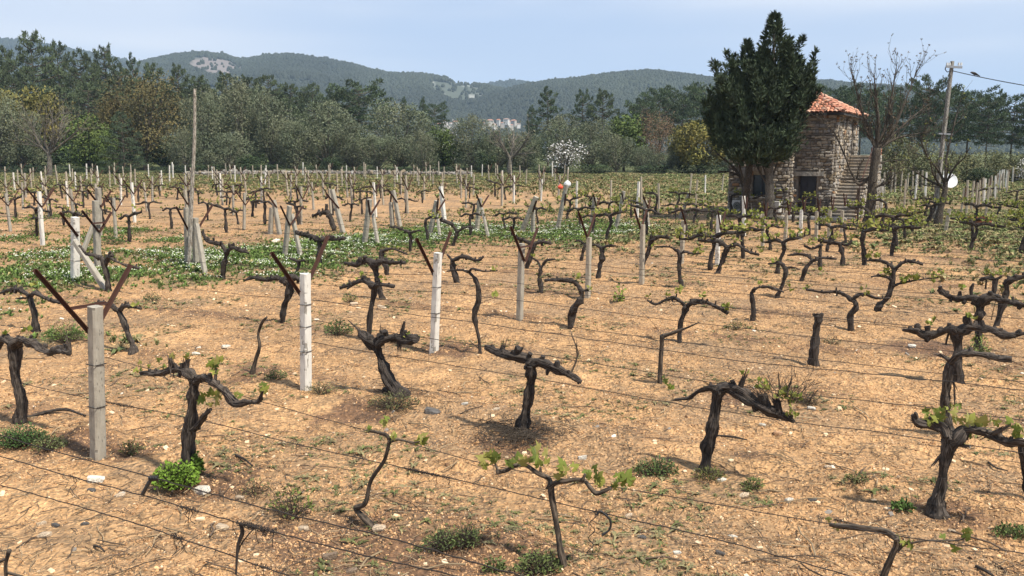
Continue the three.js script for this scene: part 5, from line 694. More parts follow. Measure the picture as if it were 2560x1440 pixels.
// pine in a unit box: whorls of drooping plates of needle tufts
function pineTree(seed, o) {
  const R = mulberry(seed), g = new THREE.Group(), Wd = new Geo(), G = new Geo(), lean = (R() - .5) * .06, h0 = o.bare;
  limb(Wd, [V(0, -.03, 0), V(lean * .4, .35, 0), V(lean, .7, 0), V(lean * .8, .97, 0)], [.02, .016, .011, .003], { radial: 7, step: .05, gnarl: .08, ridge: .1, seed });
  const N = o.branches || 46;
  for (let i = 0; i < N; i++) {
    const t = (i + R() * .8) / N, y = h0 + (1 - h0) * t * .97, a = i * 2.4 + R() * .9, prof = o.shape(t), L = prof * (.62 + .55 * R()) * .5, up = lerp(-.02, .28, t) * L + (R() - .4) * .04, root = V(lean * y, y, 0), tip = V(lean * y + Math.cos(a) * L, y + up, Math.sin(a) * L), mid = root.clone().lerp(tip, .5).add(V(0, -.012, 0));
    limb(Wd, [root, mid, tip], [.006, .004, .002], { radial: 4, step: .08, gnarl: .1, ridge: 0, seed: i });
    const tint = .68 + .6 * R(), nT = Math.round(o.tufts * (.35 + prof));
    for (let k = 0; k < nT; k++) {
      const q = .35 + .68 * Math.sqrt(R()), side = (R() + R() - 1) * .13 * (1.2 - q * .5) * (.5 + prof), p = root.clone().lerp(tip, q).add(V(-Math.sin(a) * side, (R() - .25) * .038 + (1 - Math.abs(side) * 6) * .012, Math.cos(a) * side));
      for (let n = 0; n < 3; n++) { const d = randDir(R).add(V(Math.cos(a) * .35, .7, Math.sin(a) * .35)).normalize(), s = d.clone().cross(randDir(R)).normalize(), v = tint * (.75 + .5 * R()); blade(G, p, d, s, o.size * (.7 + .6 * R()), o.size * .34, [o.c[0] * v, o.c[1] * v, o.c[2] * v]); }
    }
  }
  mesh('trunk', Wd.build(), M_trunk, g); mesh('crown', G.build(true), M_needle, g); return g;
}
const KIND = {
  olive: [1, 2, 3, 4, 5].map(i => broadTree(40 + i, { lobes: 20, leaves: 9500, size: .030, slim: .42, c: [.098, .112, .060], c2: [.140, .156, .092], mix: .4, trunk: .09, lr: .17, lift: .15, grey: 1 })),
  brown: [1, 2].map(i => broadTree(60 + i, { lobes: 22, leaves: 8000, size: .026, slim: .6, c: [.092, .078, .026], c2: [.115, .092, .03], mix: .4, trunk: .16, lr: .17 })),
  yellow: [1, 2].map(i => broadTree(70 + i, { lobes: 18, leaves: 4600, size: .05, slim: .6, c: [.125, .115, .024], c2: [.185, .155, .03], mix: .35, trunk: .14, lr: .17 })),
  green: [1, 2, 3].map(i => broadTree(80 + i, { lobes: 18, leaves: 4200, size: .05, slim: .55, c: [.062, .09, .018], c2: [.09, .125, .024], mix: .4, trunk: .12, lr: .17 })),
  rust: [1].map(i => broadTree(90 + i, { lobes: 18, leaves: 4200, size: .03, slim: .35, c: [.16, .098, .055], c2: [.20, .13, .075], mix: .4, trunk: .15, lr: .18 })),
  shrub: [1, 2, 3].map(i => broadTree(95 + i, { lobes: 16, leaves: 3000, size: .055, slim: .4, c: [.10, .105, .045], c2: [.15, .15, .06], mix: .4, trunk: .05, lr: .19 })),
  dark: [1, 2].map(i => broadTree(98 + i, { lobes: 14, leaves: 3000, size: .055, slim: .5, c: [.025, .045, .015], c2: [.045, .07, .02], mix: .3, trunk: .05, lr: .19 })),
  blossom: [1, 2].map(i => broadTree(110 + i, { lobes: 16, leaves: 900, size: .05, slim: .4, c: [.09, .085, .05], trunk: .2, lr: .17, flowers: 700, thick: 1.2 })),
  pine: [1, 2, 3, 4].map(i => pineTree(120 + i, { bare: .22, branches: 46, tufts: 42, size: .037, c: [.060, .080, .036], shape: t => Math.pow(Math.sin(Math.PI * clamp(.13 + t * .8)), .8) * (1.08 - .45 * t) })),
  cone: [1, 2].map(i => pineTree(140 + i, { bare: .12, branches: 50, tufts: 42, size: .035, c: [.054, .078, .038], shape: t => 1.15 * Math.pow(1 - t * .93, .75) })),
  umbrella: [1, 2, 3].map(i => pineTree(150 + i, { bare: .38, branches: 44, tufts: 46, size: .040, c: [.052, .076, .034], shape: t => .62 + .55 * Math.sin(Math.PI * clamp(.15 + t * .75)) })),
};
for (const k in KIND) KIND[k].forEach(g => { g.name = { olive: 'olive_tree', brown: 'oak_tree', yellow: 'oak_tree', green: 'broadleaf_tree', rust: 'broadleaf_tree', shrub: 'shrub', dark: 'shrub', blossom: 'blossom_tree', pine: 'pine_tree', cone: 'pine_tree', umbrella: 'pine_tree' }[k]; g.userData.category = k === 'shrub' || k === 'dark' ? 'shrub' : 'tree'; });
const RT = mulberry(404);
function tree(kind, px, top, wpx, D, label, group, v) {
  const x = (px - 1280) / LENS * D * 1.01, y = height(x, -D), c = copyOf(KIND[kind][v ?? Math.floor(RT() * KIND[kind].length)], label, group), tip = at(px, top, D).y, h = Math.max(1, tip - y), w = wpx / LENS * D;
  c.position.set(x, y - .1, -D); c.rotation.y = RT() * 6.28; c.scale.set(w * 1.06, h, w * 1.06); return c;
}
// the pine wood at the left, on its slope
[[-30, 120, 150, 158, 'tall dark pine cut by the left edge of the view'], [14, 104, 120, 150, 'tall dark pine second from the left edge'], [62, 128, 130, 160, 'dense dark pine between the two tall pines at the left'], [124, 88, 130, 152, 'tallest pine of the wood, with a ragged top'], [185, 112, 110, 158, 'dark pine with a pointed top right of the tallest pine'], [238, 135, 120, 150, 'round topped pine in the middle of the wood'], [298, 122, 110, 156, 'pine with three bare top shoots against the sky'], [330, 170, 110, 148, 'pine behind the brown oak, left of its top'], [366, 142, 80, 160, 'slim pine spire touching the hill skyline'], [412, 165, 110, 156, 'pine behind the brown oak, right of its top'], [474, 168, 90, 160, 'small topped pine behind the bleached pole'], [520, 195, 110, 158, 'dark pine right of the bleached pole'], [590, 188, 120, 160, 'dark pine behind the tallest olive'], [642, 196, 110, 164, 'dark pine right of the tallest olive top'], [692, 193, 110, 160, 'round dark pine above the middle olives'], [745, 214, 110, 162, 'dark pine next to last of the wood edge'], [795, 214, 100, 158, 'last round pine at the right end of the wood']].forEach(a => tree(a[0] === 366 ? 'cone' : 'pine', a[0], a[1], a[2], a[3], a[4], 'pine wood at the left'));
for (let i = 0; i < 11; i++) tree('pine', -40 + i * 82, 135 + i * 9 + RT() * 24, 150, 168 + RT() * 8, `dark pine in the rear of the pine wood, ${ord(i + 1)} from the left`, 'rear pines of the wood');
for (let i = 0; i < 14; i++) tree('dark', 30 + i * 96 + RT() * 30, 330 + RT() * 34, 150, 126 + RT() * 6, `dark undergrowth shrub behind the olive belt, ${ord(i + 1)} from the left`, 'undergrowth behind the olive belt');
for (let i = 0; i < 9; i++) tree('pine', -20 + i * 92, 190 + RT() * 20 + i * 5, 150, 142 + RT() * 6, `lower dark pine in front of the pine wood, ${ord(i + 1)} from the left`, 'lower pines of the wood front');
tree('umbrella', 905, 222, 150, 150, 'broad umbrella shaped pine rising above the olives, left of centre'); tree('umbrella', 868, 240, 90, 152, 'lower pine leaning on the broad umbrella pine'); tree('cone', 1018, 246, 46, 170, 'tiny pine top peeping over the olives'); tree('cone', 1064, 246, 44, 172, 'tiny pine top at the end of the olive crowns'); tree('umbrella', 1092, 268, 60, 175, 'small dark pine left of the far village');
tree('cone', 1368, 224, 110, 140, 'conical dark pine left of centre right gap'); tree('cone', 1452, 228, 100, 146, 'conical pine, left of the twin pines'); tree('pine', 1502, 230, 96, 144, 'conical pine, right of the twin pines'); tree('cone', 1328, 268, 60, 148, 'small pine at the left foot of the conical pine');
[[1596, 262, 90], [1640, 242, 110], [1696, 232, 120], [1756, 232, 120], [1812, 228, 120], [2075, 232, 110], [2050, 240, 120], [2130, 236, 120], [2180, 240, 110]].forEach((a, i) => tree('umbrella', a[0], a[1], a[2], 150 + i % 3 * 6, ['round pine at the left end of the grove behind the tower', 'round pine behind the rust brown tree', 'broad pine behind the yellow oak', 'broad pine left of the cypress', 'pine mostly hidden behind the cypress', 'pine top above the tower roof', 'low pine behind the tower roof', 'pine right of the tower roof', 'pine behind the bare tree'][i], 'pine grove behind the tower'));
[[2292, 212, 90], [2335, 240, 120], [2392, 240, 120], [2440, 252, 90], [2500, 252, 100], [2545, 282, 90], [2600, 268, 110], [2250, 250, 110]].forEach((a, i) => tree('umbrella', a[0], a[1], a[2], 118 + i % 3 * 5, ['slim tall pine behind the bare tree crown', 'dark pine left of the utility pole', 'broad dark pine right of the utility pole', 'dark pine between the two broad right pines', 'round topped dark pine at the right', 'lower pine at the right edge', 'pine beyond the right edge', 'dark pine behind the bare tree trunk'][i], 'pines at the right'));
// broadleaf belt behind the vineyard
[[20, 232, 150, 118, 'grey olive at the left edge with a pale trunk'], [85, 275, 130, 121, 'grey olive right of the left edge olive'], [532, 222, 130, 116, 'tall silvery olive beside the bleached pole'], [622, 198, 170, 119, 'tallest olive of the belt with billowing crown'], [690, 232, 140, 117, 'silvery olive right of the tallest olive'], [480, 318, 100, 113, 'small olive at the foot of the brown oak'], [585, 330, 130, 112, 'low olive before the tallest olive'], [750, 290, 130, 114, 'olive of the middle of the belt'], [828, 252, 150, 116, 'wide olive below the umbrella pine'], [885, 300, 120, 113, 'low olive right of the wide olive'], [1005, 252, 170, 117, 'broad olive left of the centre gap'], [950, 330, 120, 112, 'low grey olive before the broad olive'], [1060, 325, 100, 112, 'low olive at the right of the broad olive'], [1180, 286, 120, 114, 'dark trunked olive at the centre gap'], [1250, 320, 110, 115, 'thin grey olive before the far village'], [1405, 288, 130, 118, 'grey olive behind the blossoming tree'], [1475, 300, 120, 116, 'grey olive right of the blossoming tree'], [1535, 336, 110, 113, 'round grey olive before the bright green tree'], [1600, 362, 90, 113, 'small blue grey olive under the rust brown tree'], [1655, 378, 90, 112, 'small low olive left of the yellow oak'], [1310, 330, 100, 114, 'bushy olive left of the blossoming tree'], [1810, 360, 100, 116, 'grey olive at the foot of the cypress']].forEach(a => tree('olive', ...a.slice(0, 4), a[4], 'olive trees of the belt'));
tree('brown', 382, 186, 200, 124, 'big round brown leaved oak before the pine wood', null, 0); tree('brown', 300, 250, 110, 127, 'smaller brown oak left of the big brown oak', null, 1); tree('yellow', 110, 222, 150, 130, 'yellowish oak behind the left olives', null, 0); tree('yellow', 40, 225, 100, 132, 'yellowish oak at the left edge behind the olive', null, 1);
tree('green', 240, 286, 120, 119, 'fresh green bushy tree left of the young pine'); tree('green', 285, 330, 70, 117, 'low green bush beside the young pine'); tree('cone', 330, 282, 104, 112, 'young rounded pine with a pale trunk at the vineyard edge');
tree('green', 1112, 318, 90, 115, 'light green tree in the gap right of the broad olive'); tree('green', 1555, 286, 130, 120, 'bright green round tree left of the rust brown tree'); tree('rust', 1632, 278, 110, 120, 'rust brown leafless looking tree before the pine grove'); tree('yellow', 1735, 302, 140, 110, 'yellow green oak left of the cypress', null, 0); tree('yellow', 1690, 330, 70, 113, 'smaller yellow green oak left of the yellow oak', null, 1);
tree('blossom', 1410, 352, 120, 110, 'small white blossoming tree in the middle of the belt', null, 0); tree('blossom', 1125, 305, 60, 124, 'white blossoming crown left of the far village', null, 1); tree('blossom', 2556, 392, 90, 82, 'white blossoming tree at the right edge', null, 1);
[[2215, 330, 110, 70, 'olive brown shrub behind the bare tree trunk'], [2275, 352, 110, 76, 'olive brown shrub right of the bare tree trunk'], [2345, 372, 90, 80, 'shrub behind the utility pole'], [2250, 410, 120, 78, 'low bush right of the tower stairs'], [2400, 378, 100, 84, 'yellow green shrub right of the utility pole'], [2460, 372, 100, 88, 'grey shrub below the right pines'], [2520, 376, 100, 88, 'grey shrub left of the right blossoming tree'], [2170, 392, 80, 72, 'low shrub behind the stairs']].forEach(a => tree('shrub', ...a.slice(0, 4), a[4], 'shrubs right of the tower'));
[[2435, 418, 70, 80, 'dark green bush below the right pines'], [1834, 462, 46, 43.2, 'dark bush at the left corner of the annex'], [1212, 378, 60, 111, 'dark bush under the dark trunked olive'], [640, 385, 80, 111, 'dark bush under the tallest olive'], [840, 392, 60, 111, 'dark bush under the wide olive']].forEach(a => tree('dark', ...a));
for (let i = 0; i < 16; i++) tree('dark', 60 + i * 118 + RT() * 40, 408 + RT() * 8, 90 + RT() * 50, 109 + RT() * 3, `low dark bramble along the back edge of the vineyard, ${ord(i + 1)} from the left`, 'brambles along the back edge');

/* bare trees: limbs traced, twigs grown on them */
function bareTree(name, label, D, trunk, limbs, o) {
  const b = ground(trunk[0][0], trunk[0][1]), d = D || -b.z, g = thing(name, label, 'tree', b), R = mulberry(o.seed), pp = d / LENS, G = new Geo(), T = new Geo(), B = new Geo();
  const P = (q, z) => at(q[0], q[1], d + (z || 0)).sub(b);
  { const H = new Geo(); limb(H, [P([trunk[0][0], trunk[0][1] + 10]), ...trunk.map(q => P(q))], [trunk[0][2], ...trunk.map(q => q[2])].map(w => w * pp / 2), { radial: 10, step: .12, gnarl: .16, ridge: .12, flare: .3, seed: o.seed }); mesh('trunk', H.build(), o.mat || M_trunkGrey, g); }
  const grow = (p, dir, L, r, lev) => { const pts = [p]; let q = p, dd = dir.clone(); for (let i = 0; i < 4; i++) { dd = dd.clone().add(randDir(R).multiplyScalar(.22)).add(V(0, o.rise ?? .1, 0)).normalize(); q = q.clone().addScaledVector(dd, L / 4); pts.push(q); if (lev > 0 && i > 0) for (let k = 0; k < (lev > 1 ? 2 : 1); k++) if (R() < .8) grow(q, dd.clone().add(randDir(R).multiplyScalar(.8)).normalize(), L * (.4 + .3 * R()), r * .55, lev - 1); } limb(lev > 0 ? G : T, pts, [r, r * .85, r * .7, r * .55, r * .35], { radial: lev > 0 ? 5 : 4, step: .15, gnarl: .08, ridge: 0, seed: Math.round(R() * 99) });
    if (o.buds && lev === 0 && R() < o.buds) { const e = pts[4], s = o.bud || .035; for (let k = 0; k < 5; k++) blade(B, e, randDir(R).add(V(0, .4, 0)).normalize(), randDir(R), s * 2, s * 1.4, o.budC); } };
  for (const L of limbs) { const z0 = (R() - .5) * 1.6 * (o.deep || 1), pts = L.map((q, i) => P(q, z0 * i / (L.length - 1))), rad = L.map((q, i) => q[2] * pp / 2 * (o.slim || 1)); const H = new Geo(); limb(H, pts, rad, { radial: 7, step: .12, gnarl: .1, ridge: .08, seed: Math.round(R() * 99) }); mesh('limb', H.build(), o.mat || M_trunkGrey, g);
    for (let i = 1; i < pts.length; i++) { const n = i === pts.length - 1 ? o.end || 5 : o.side || 3; for (let k = 0; k < n; k++) { const t = i === pts.length - 1 && k < 2 ? 1 : R(), p = pts[i - 1].clone().lerp(pts[i], t), dd = pts[i].clone().sub(pts[i - 1]).normalize().add(randDir(R).multiplyScalar(.75)).normalize(); grow(p, dd, o.len * (.55 + .7 * R()), rad[i] * .5 + .003, 1); } } }
  mesh('branches', G.build(), o.twig || o.mat || M_trunkGrey, g, 'stuff'); mesh('twigs', T.build(), o.twig || o.mat || M_trunkGrey, g, 'stuff'); if (B.size) mesh('buds', B.build(true), M_foliage, g, 'stuff'); return g;
}
bareTree('bare_tree', 'tall leafless tree with upright budding branches right of the tower', 0, [[2172, 556, 33], [2178, 500, 24], [2184, 430, 20], [2193, 370, 21]], [
  [[2193, 375, 18], [2170, 320, 12], [2150, 260, 8], [2138, 215, 5], [2128, 180, 3]], [[2193, 372, 18], [2196, 300, 12], [2190, 245, 8], [2186, 195, 4]], [[2194, 370, 16], [2215, 310, 11], [2228, 250, 8], [2236, 200, 5], [2242, 165, 3]], [[2194, 372, 16], [2235, 320, 11], [2260, 260, 7], [2280, 210, 4], [2292, 175, 3]], [[2194, 374, 14], [2240, 330, 9], [2285, 290, 6], [2320, 262, 3]], [[2190, 372, 10], [2172, 340, 7], [2155, 300, 5]], [[2194, 374, 10], [2245, 345, 7], [2290, 335, 4], [2320, 330, 3]], [[2186, 430, 10], [2150, 462, 12], [2128, 430, 8], [2108, 380, 5], [2085, 330, 4], [2060, 300, 3]], [[2190, 410, 6], [2215, 404, 5], [2260, 400, 3]], [[2184, 470, 10], [2205, 462, 8], [2222, 458, 5]]], { slim: .62, seed: 5, len: .78, end: 9, side: 5, buds: .8, bud: .038, budC: [.10, .075, .045], rise: .22, mat: M_trunk });
bareTree('bare_tree', 'thin leaning leafless tree in front of the utility pole', 0, [[2344, 566, 22], [2352, 520, 16], [2362, 480, 14], [2364, 455, 12]], [[[2364, 462, 8], [2345, 425, 6], [2318, 390, 4], [2302, 350, 3]], [[2364, 458, 8], [2366, 400, 6], [2378, 340, 4], [2392, 285, 3]], [[2364, 462, 6], [2385, 420, 5], [2410, 395, 3]], [[2362, 470, 6], [2330, 455, 5], [2290, 430, 3]], [[2360, 475, 5], [2335, 440, 4], [2325, 400, 3]]], { seed: 8, len: .8, end: 5, side: 3, buds: .35, bud: .045, budC: [.16, .17, .04], rise: .12, mat: M_trunk });
bareTree('fruit_tree', 'spreading leafless fruit tree behind the left vineyard block', 104, [[124, 430, 13], [124, 400, 11], [122, 380, 11]], [[[122, 384, 12], [100, 362, 10], [88, 340, 8], [78, 310, 5]], [[122, 382, 10], [112, 350, 8], [116, 310, 5]], [[124, 382, 12], [140, 355, 10], [150, 320, 6], [160, 290, 4]], [[124, 384, 12], [152, 362, 9], [180, 340, 6], [200, 322, 4]], [[122, 384, 9], [132, 340, 7], [130, 290, 4]]], { slim: .6, seed: 12, len: 2.4, end: 8, side: 5, deep: 2, buds: .9, bud: .09, budC: [.15, .13, .045], mat: M_trunkGrey, rise: .1 });
bareTree('fruit_tree', 'low leafless fruit tree in the gap before the far village', 108, [[1274, 430, 14], [1276, 395, 11]], [[[1276, 398, 9], [1260, 370, 6], [1248, 345, 4]], [[1276, 398, 9], [1282, 365, 6], [1284, 335, 4]], [[1276, 398, 9], [1300, 372, 6], [1318, 350, 4]]], { seed: 15, len: 1.8, end: 7, side: 5, deep: 2, buds: .5, bud: .1, budC: [.17, .16, .09], rise: .08 });
bareTree('bare_tree', 'leaning leafless sapling with drooping branches left of the cypress', 42.5, [[1866, 532, 14], [1862, 480, 12], [1852, 440, 10]], [[[1852, 442, 8], [1830, 415, 6], [1800, 390, 4], [1782, 372, 2]], [[1850, 440, 6], [1826, 430, 4], [1796, 428, 3]], [[1852, 440, 6], [1846, 405, 4], [1836, 370, 3]]], { seed: 18, len: .7, end: 4, side: 2, rise: -.05, mat: M_trunk });

/* the cypress before the tower: two trunks, one ragged spire of sprays */
{
  const D = 40.2, b = ground(1905, 533), g = thing('cypress_tree', 'tall ragged dark cypress before the left half of the tower', 'tree', at(1905, 533, D).setY(height(at(1905, 533, D).x, -D))), R = mulberry(61), o = g.position, P = (x, y, z = 0) => at(x, y, D + z).sub(o), G = new Geo();
  const trunkOf = (L, nm) => { const H = new Geo(); limb(H, L.map(q => P(q[0], q[1], q[3] || 0)), L.map(q => q[2] * D / LENS / 2), { radial: 10, step: .15, gnarl: .1, ridge: .14, flare: .2, seed: L[0][0] }); mesh('trunk', H.build(), nm, g); };
  trunkOf([[1926, 545, 27], [1925, 500, 23], [1923, 430, 21], [1925, 330, 16], [1932, 200, 10], [1936, 60, 3]], M_trunkGrey); trunkOf([[1858, 545, 24, .8], [1862, 500, 20, .8], [1872, 430, 18, .6], [1880, 330, 13, .5], [1885, 200, 6, .3]], M_trunk);
  // leaders: foot, tip, half width at the foot, width at the shoulder
  const leaders = [[1916, 405, 1938, 38, 100, 0], [1868, 400, 1868, 105, 62, .4], [1900, 410, 1905, 120, 75, -.4], [1950, 395, 1975, 95, 44, .3], [1835, 375, 1838, 140, 42, .2], [1820, 372, 1806, 190, 34, -.2], [1965, 360, 1998, 140, 38, -.3], [1985, 330, 2032, 178, 26, .2], [1850, 405, 1850, 190, 60, -.7], [1940, 395, 1955, 170, 60, -.7], [1800, 365, 1790, 262, 26, .1], [1900, 400, 1915, 200, 70, -1.1], [1978, 300, 2052, 222, 13, .0], [1880, 415, 1880, 260, 80, -1.0], [1930, 400, 1940, 250, 60, 1.0], [1860, 400, 1860, 240, 60, 1.0]];
  { const main = leaders.slice(); for (const [x0, y0, x1, y1, w, z] of main) for (let i = 0; i < 7; i++) { const t = .02 + .85 * R(), sd = R() < .5 ? -1 : 1, ww = w * Math.pow(1 - t, .62) * Math.min(1, .55 + t * 3.2), bx = lerp(x0, x1, t) + sd * ww * (.55 + .35 * R()), by = lerp(y0, y1, t); leaders.push([bx - sd * 8, by + 12, bx + sd * (8 + 20 * R()), by - 34 - 52 * R(), 6 + 4.5 * R(), z + (R() - .5) * 1.4]); } }
  for (const [x0, y0, x1, y1, w, z] of leaders) {
    const a = P(x0, y0, z), e = P(x1, y1, z * .6), ax = e.clone().sub(a), L = ax.length(), W = w * D / LENS * (w > 20 ? .80 : 1), n = Math.round(L * W * (w > 20 ? 270 : 520)); ax.normalize(); const sx = V(1, 0, 0).addScaledVector(ax, -ax.x).normalize(), sz = ax.clone().cross(sx);
    for (let i = 0; i < n; i++) {
      const t = Math.pow(R(), 1.15), prof = Math.pow(1 - t, .62) * Math.min(1, .55 + t * 3.2), an = R() * 6.283, lump = .42 + 1.15 * noise3(Math.cos(an) * 1.9 + x0, t * 11, Math.sin(an) * 1.9 + z * 7), r = W * prof * lump * Math.pow(R(), .33);
      const out = sx.clone().multiplyScalar(Math.cos(an)).addScaledVector(sz, Math.sin(an)), p = a.clone().addScaledVector(ax, L * t).addScaledVector(out, r), tint = .6 + .8 * noise3(p.x * 2.2, p.y * 2.2, p.z * 2.2); if (w > 20 && t < .7 && noise3(p.x * 1.5 + 3, p.y * 1.2, p.z * 1.5) < .30 + .1 * R()) continue;
      const d0 = out.clone().multiplyScalar(.55).add(V(0, .75, 0)).add(randDir(R).multiplyScalar(.35)).normalize();
      for (let k = 0; k < 3; k++) { const d = d0.clone().add(randDir(R).multiplyScalar(.5)).normalize(), s = d.clone().cross(randDir(R)).normalize(), c = tint * (.75 + .5 * R()); blade(G, p, d, s, .14 + .18 * R(), .042 + .026 * R(), [.036 * c, .054 * c, .024 * c]); }
    }
  }
  const H = new Geo(); for (let i = 0; i < 60; i++) { const [x0, y0, x1, y1, w, z] = leaders[i % 16], t = R() * .8, a = P(lerp(x0, x1, t), lerp(y0, y1, t), z), an = R() * 6.28, l = w * D / LENS * (1 - t) * .9; limb(H, [a, a.clone().add(V(Math.cos(an) * l * .5, .1, Math.sin(an) * l * .5)), a.clone().add(V(Math.cos(an) * l, .4, Math.sin(an) * l))], [.03, .02, .008], { radial: 5, step: .2, gnarl: .1, ridge: 0 }); }
  for (const [x, y, x2, y2] of [[1924, 455, 1905, 410], [1924, 470, 1885, 400], [1926, 450, 1945, 400], [1866, 470, 1845, 400], [1868, 450, 1885, 395]]) limb(H, [P(x, y), P((x + x2) / 2, (y + y2) / 2 + 4), P(x2, y2)], [.06, .045, .03], { radial: 6, step: .15 });
  mesh('branches', H.build(), M_trunk, g); mesh('crown', G.build(true), M_needle, g); console.log('cypress', G.size);
}
/* far village and the rubble wall behind the vineyard */
{
  const R = mulberry(15), M_wall = [lin(.50, .48, .44), lin(.40, .37, .33), lin(.55, .53, .50)].map(c => std({ color: c })), M_tiles = [lin(.40, .16, .09), lin(.36, .19, .13), lin(.30, .2, .16)].map(c => std({ color: c })), M_win = std({ color: lin(.05, .06, .07) });
  const G0 = boxGeo(1, 1, 1, 0, .5, 0), roofG = (() => { const G = new Geo(), a = V(-.56, 1, .56), b = V(.56, 1, .56), c = V(.56, 1, -.56), d = V(-.56, 1, -.56), e = V(-.3, 1.35, 0), f = V(.3, 1.35, 0); for (const t of [[a, b, f], [a, f, e], [b, c, f], [c, d, e], [c, e, f], [d, a, e]]) G.tri(...t); return G.build(true); })();
  const spots = [[1098, 312], [1112, 308], [1128, 311], [1140, 306], [1225, 306], [1234, 312], [1246, 304], [1256, 311], [1266, 302], [1272, 309], [1284, 306], [1296, 311], [1240, 317], [1278, 316], [1210, 312]], where = ['left end of the left cluster', 'second in the left cluster', 'third in the left cluster', 'right end of the left cluster', 'left end of the right cluster', 'second of the right cluster, lower', 'third of the right cluster, upper', 'fourth of the right cluster', 'topmost of the right cluster', 'under the topmost house', 'second from the right', 'right end of the right cluster', 'lowest on the left', 'lowest on the right', 'alone between the clusters'];
  spots.forEach(([x, y], i) => { const D = 860 + R() * 40, p = at(x, y, D), g = thing('house', `tiny far village house, ${where[i]}`, 'house', V(p.x, 0, p.z), 'far village houses'); const w = 2.8 + R() * 3.2, h = 1.5 + R() * 1.5; const base = p.y - 1; g.position.y = base - 3; g.rotation.y = R() * 1.2 - .6; const wl = mesh('wall', G0, M_wall[i % 3], g); wl.scale.set(w, h + 3, w * .8); const rf = mesh('roof', roofG, M_tiles[i % 3], g); rf.position.y = 3; rf.scale.set(w, h, w * .8); for (const s of [-.28, .0, .28]) { const q = mesh('window', G0, M_win, g); q.scale.set(w * .12, h * .25, .1); q.position.set(s * w, 3 + h * .45, w * .4 + .02); } });
  const wl = thing('dry_stone_wall', 'low rubble wall along the back edge of the vineyard', 'wall', V(0, 0, 0)); let k = 0; const rest = [];
  for (let px = 470; px < 1180; px += 2.6) { const D = 106 + Math.sin(px * .01) * 1.5, x = (px - 1280) / LENS * D, y0 = height(x, -D); for (let c = 0; c < 3; c++) { if (c === 2 && (R() < .5 || (px > 650 && px < 860) || noise3(px * .02, 4, 4) < .5)) continue; const s = .22 + R() * .22, p = V(x + (R() - .5) * .2, y0 + .1 + c * .2 + R() * .06, -D + (R() - .5) * .3), q = new THREE.Quaternion().setFromEuler(new THREE.Euler(R(), R() * 6, R())); const sc = V(s * 1.5, s * .75, s); if (c > 0 && k < 290) { const m = mesh('stone', ROCK[k % 12], STONE[[1, 3, 5, 7, 3][k % 5]], wl); m.position.copy(p); m.quaternion.copy(q); m.scale.copy(sc); k++; } else rest.push(ROCK[Math.floor(R() * 12)].clone().applyMatrix4(new THREE.Matrix4().compose(p, q, sc))); } }
  if (rest.length) mesh('rubble', mergeGeometries(rest), STONE[3], wl, 'stuff');
}

/* ---------- what lies and grows on the soil ---------- */
const inView = (x, z, pad = 1) => Math.abs(x) < -z * .60 + pad;
const rotY = a => new THREE.Quaternion().setFromAxisAngle(V(0, 1, 0), a);
{ // crumbs, clods and small stones
  const R = mulberry(1001), g = new THREE.IcosahedronGeometry(.5, 0).toNonIndexed(), p = g.attributes.position, mv = {}; for (let i = 0; i < p.count; i++) { const k = [p.getX(i), p.getY(i), p.getZ(i)].map(v => v.toFixed(3)).join(); mv[k] ??= .7 + .6 * R(); p.setXYZ(i, p.getX(i) * mv[k], p.getY(i) * mv[k] * .72, p.getZ(i) * mv[k]); } g.computeVertexNormals();
  const list = [], tones = [[.50, .295, .138], [.44, .255, .118], [.35, .195, .09], [.54, .33, .165], [.24, .14, .075], [.62, .47, .31], [.20, .12, .07]];
  for (let i = 0; i < 420000; i++) {
    const D = 5 + Math.pow(R(), 1.7) * 34, x = (R() * 2 - 1) * (D * .60 + .6), z = -D, cl = fbm(x * 1.1, z * 1.1, 13, 3), q = (x * .507 + D * .862 - ROW0) / GAP, e = q - Math.round(q), rowy = Math.exp(-e * e * 40); if (R() > sstep(.28, .6, cl + rowy * .14) * .9 + .16) continue;
    let s = .006 + .017 * Math.pow(R(), 3) + (R() < .01 ? .03 * R() : 0); s *= 1 + D * .022;
    const c = tones[R() < .02 ? 5 : Math.floor(Math.pow(R(), .95) * 5)], t = .82 + .36 * R(), y = height(x, z);
    list.push([new THREE.Matrix4().compose(V(x, y + s * .1, z), new THREE.Quaternion().setFromEuler(new THREE.Euler(R() * 6, R() * 6, R() * 6)), V(s * (.8 + .6 * R()), s * (.45 + .3 * R()), s)), lin(c[0] * t, c[1] * t, c[2] * t)]);
  }
  inst('gravel', g, std({ roughness: 1 }), list, 'loose tan clods and crumbs of soil over the whole field', 'gravel'); console.log('clods', list.length);
  // chips of pale and grey stone
  const chips = []; for (let i = 0; i < 1500; i++) { const D = 5.2 + Math.pow(R(), 1.3) * 30, x = (R() * 2 - 1) * (D * .6 + .5), z = -D, s = (.009 + .034 * Math.pow(R(), 3)) * (1 + D * .012), k = R(), c = k < .6 ? [.62, .46, .29] : k < .86 ? [.60, .42, .25] : k < .93 ? [.64, .56, .45] : [.22, .19, .16], t = .8 + .3 * R(); chips.push([new THREE.Matrix4().compose(V(x, height(x, z) + s * .08, z), new THREE.Quaternion().setFromEuler(new THREE.Euler(R() * .5, R() * 6, R() * .5)), V(s * (1 + R()), s * .5, s)), lin(c[0] * t, c[1] * t, c[2] * t)]); }
  inst('pebbles', ROCK[3], std({ roughness: .9 }), chips, 'small pale stone chips strewn over the field', 'pebbles');
}
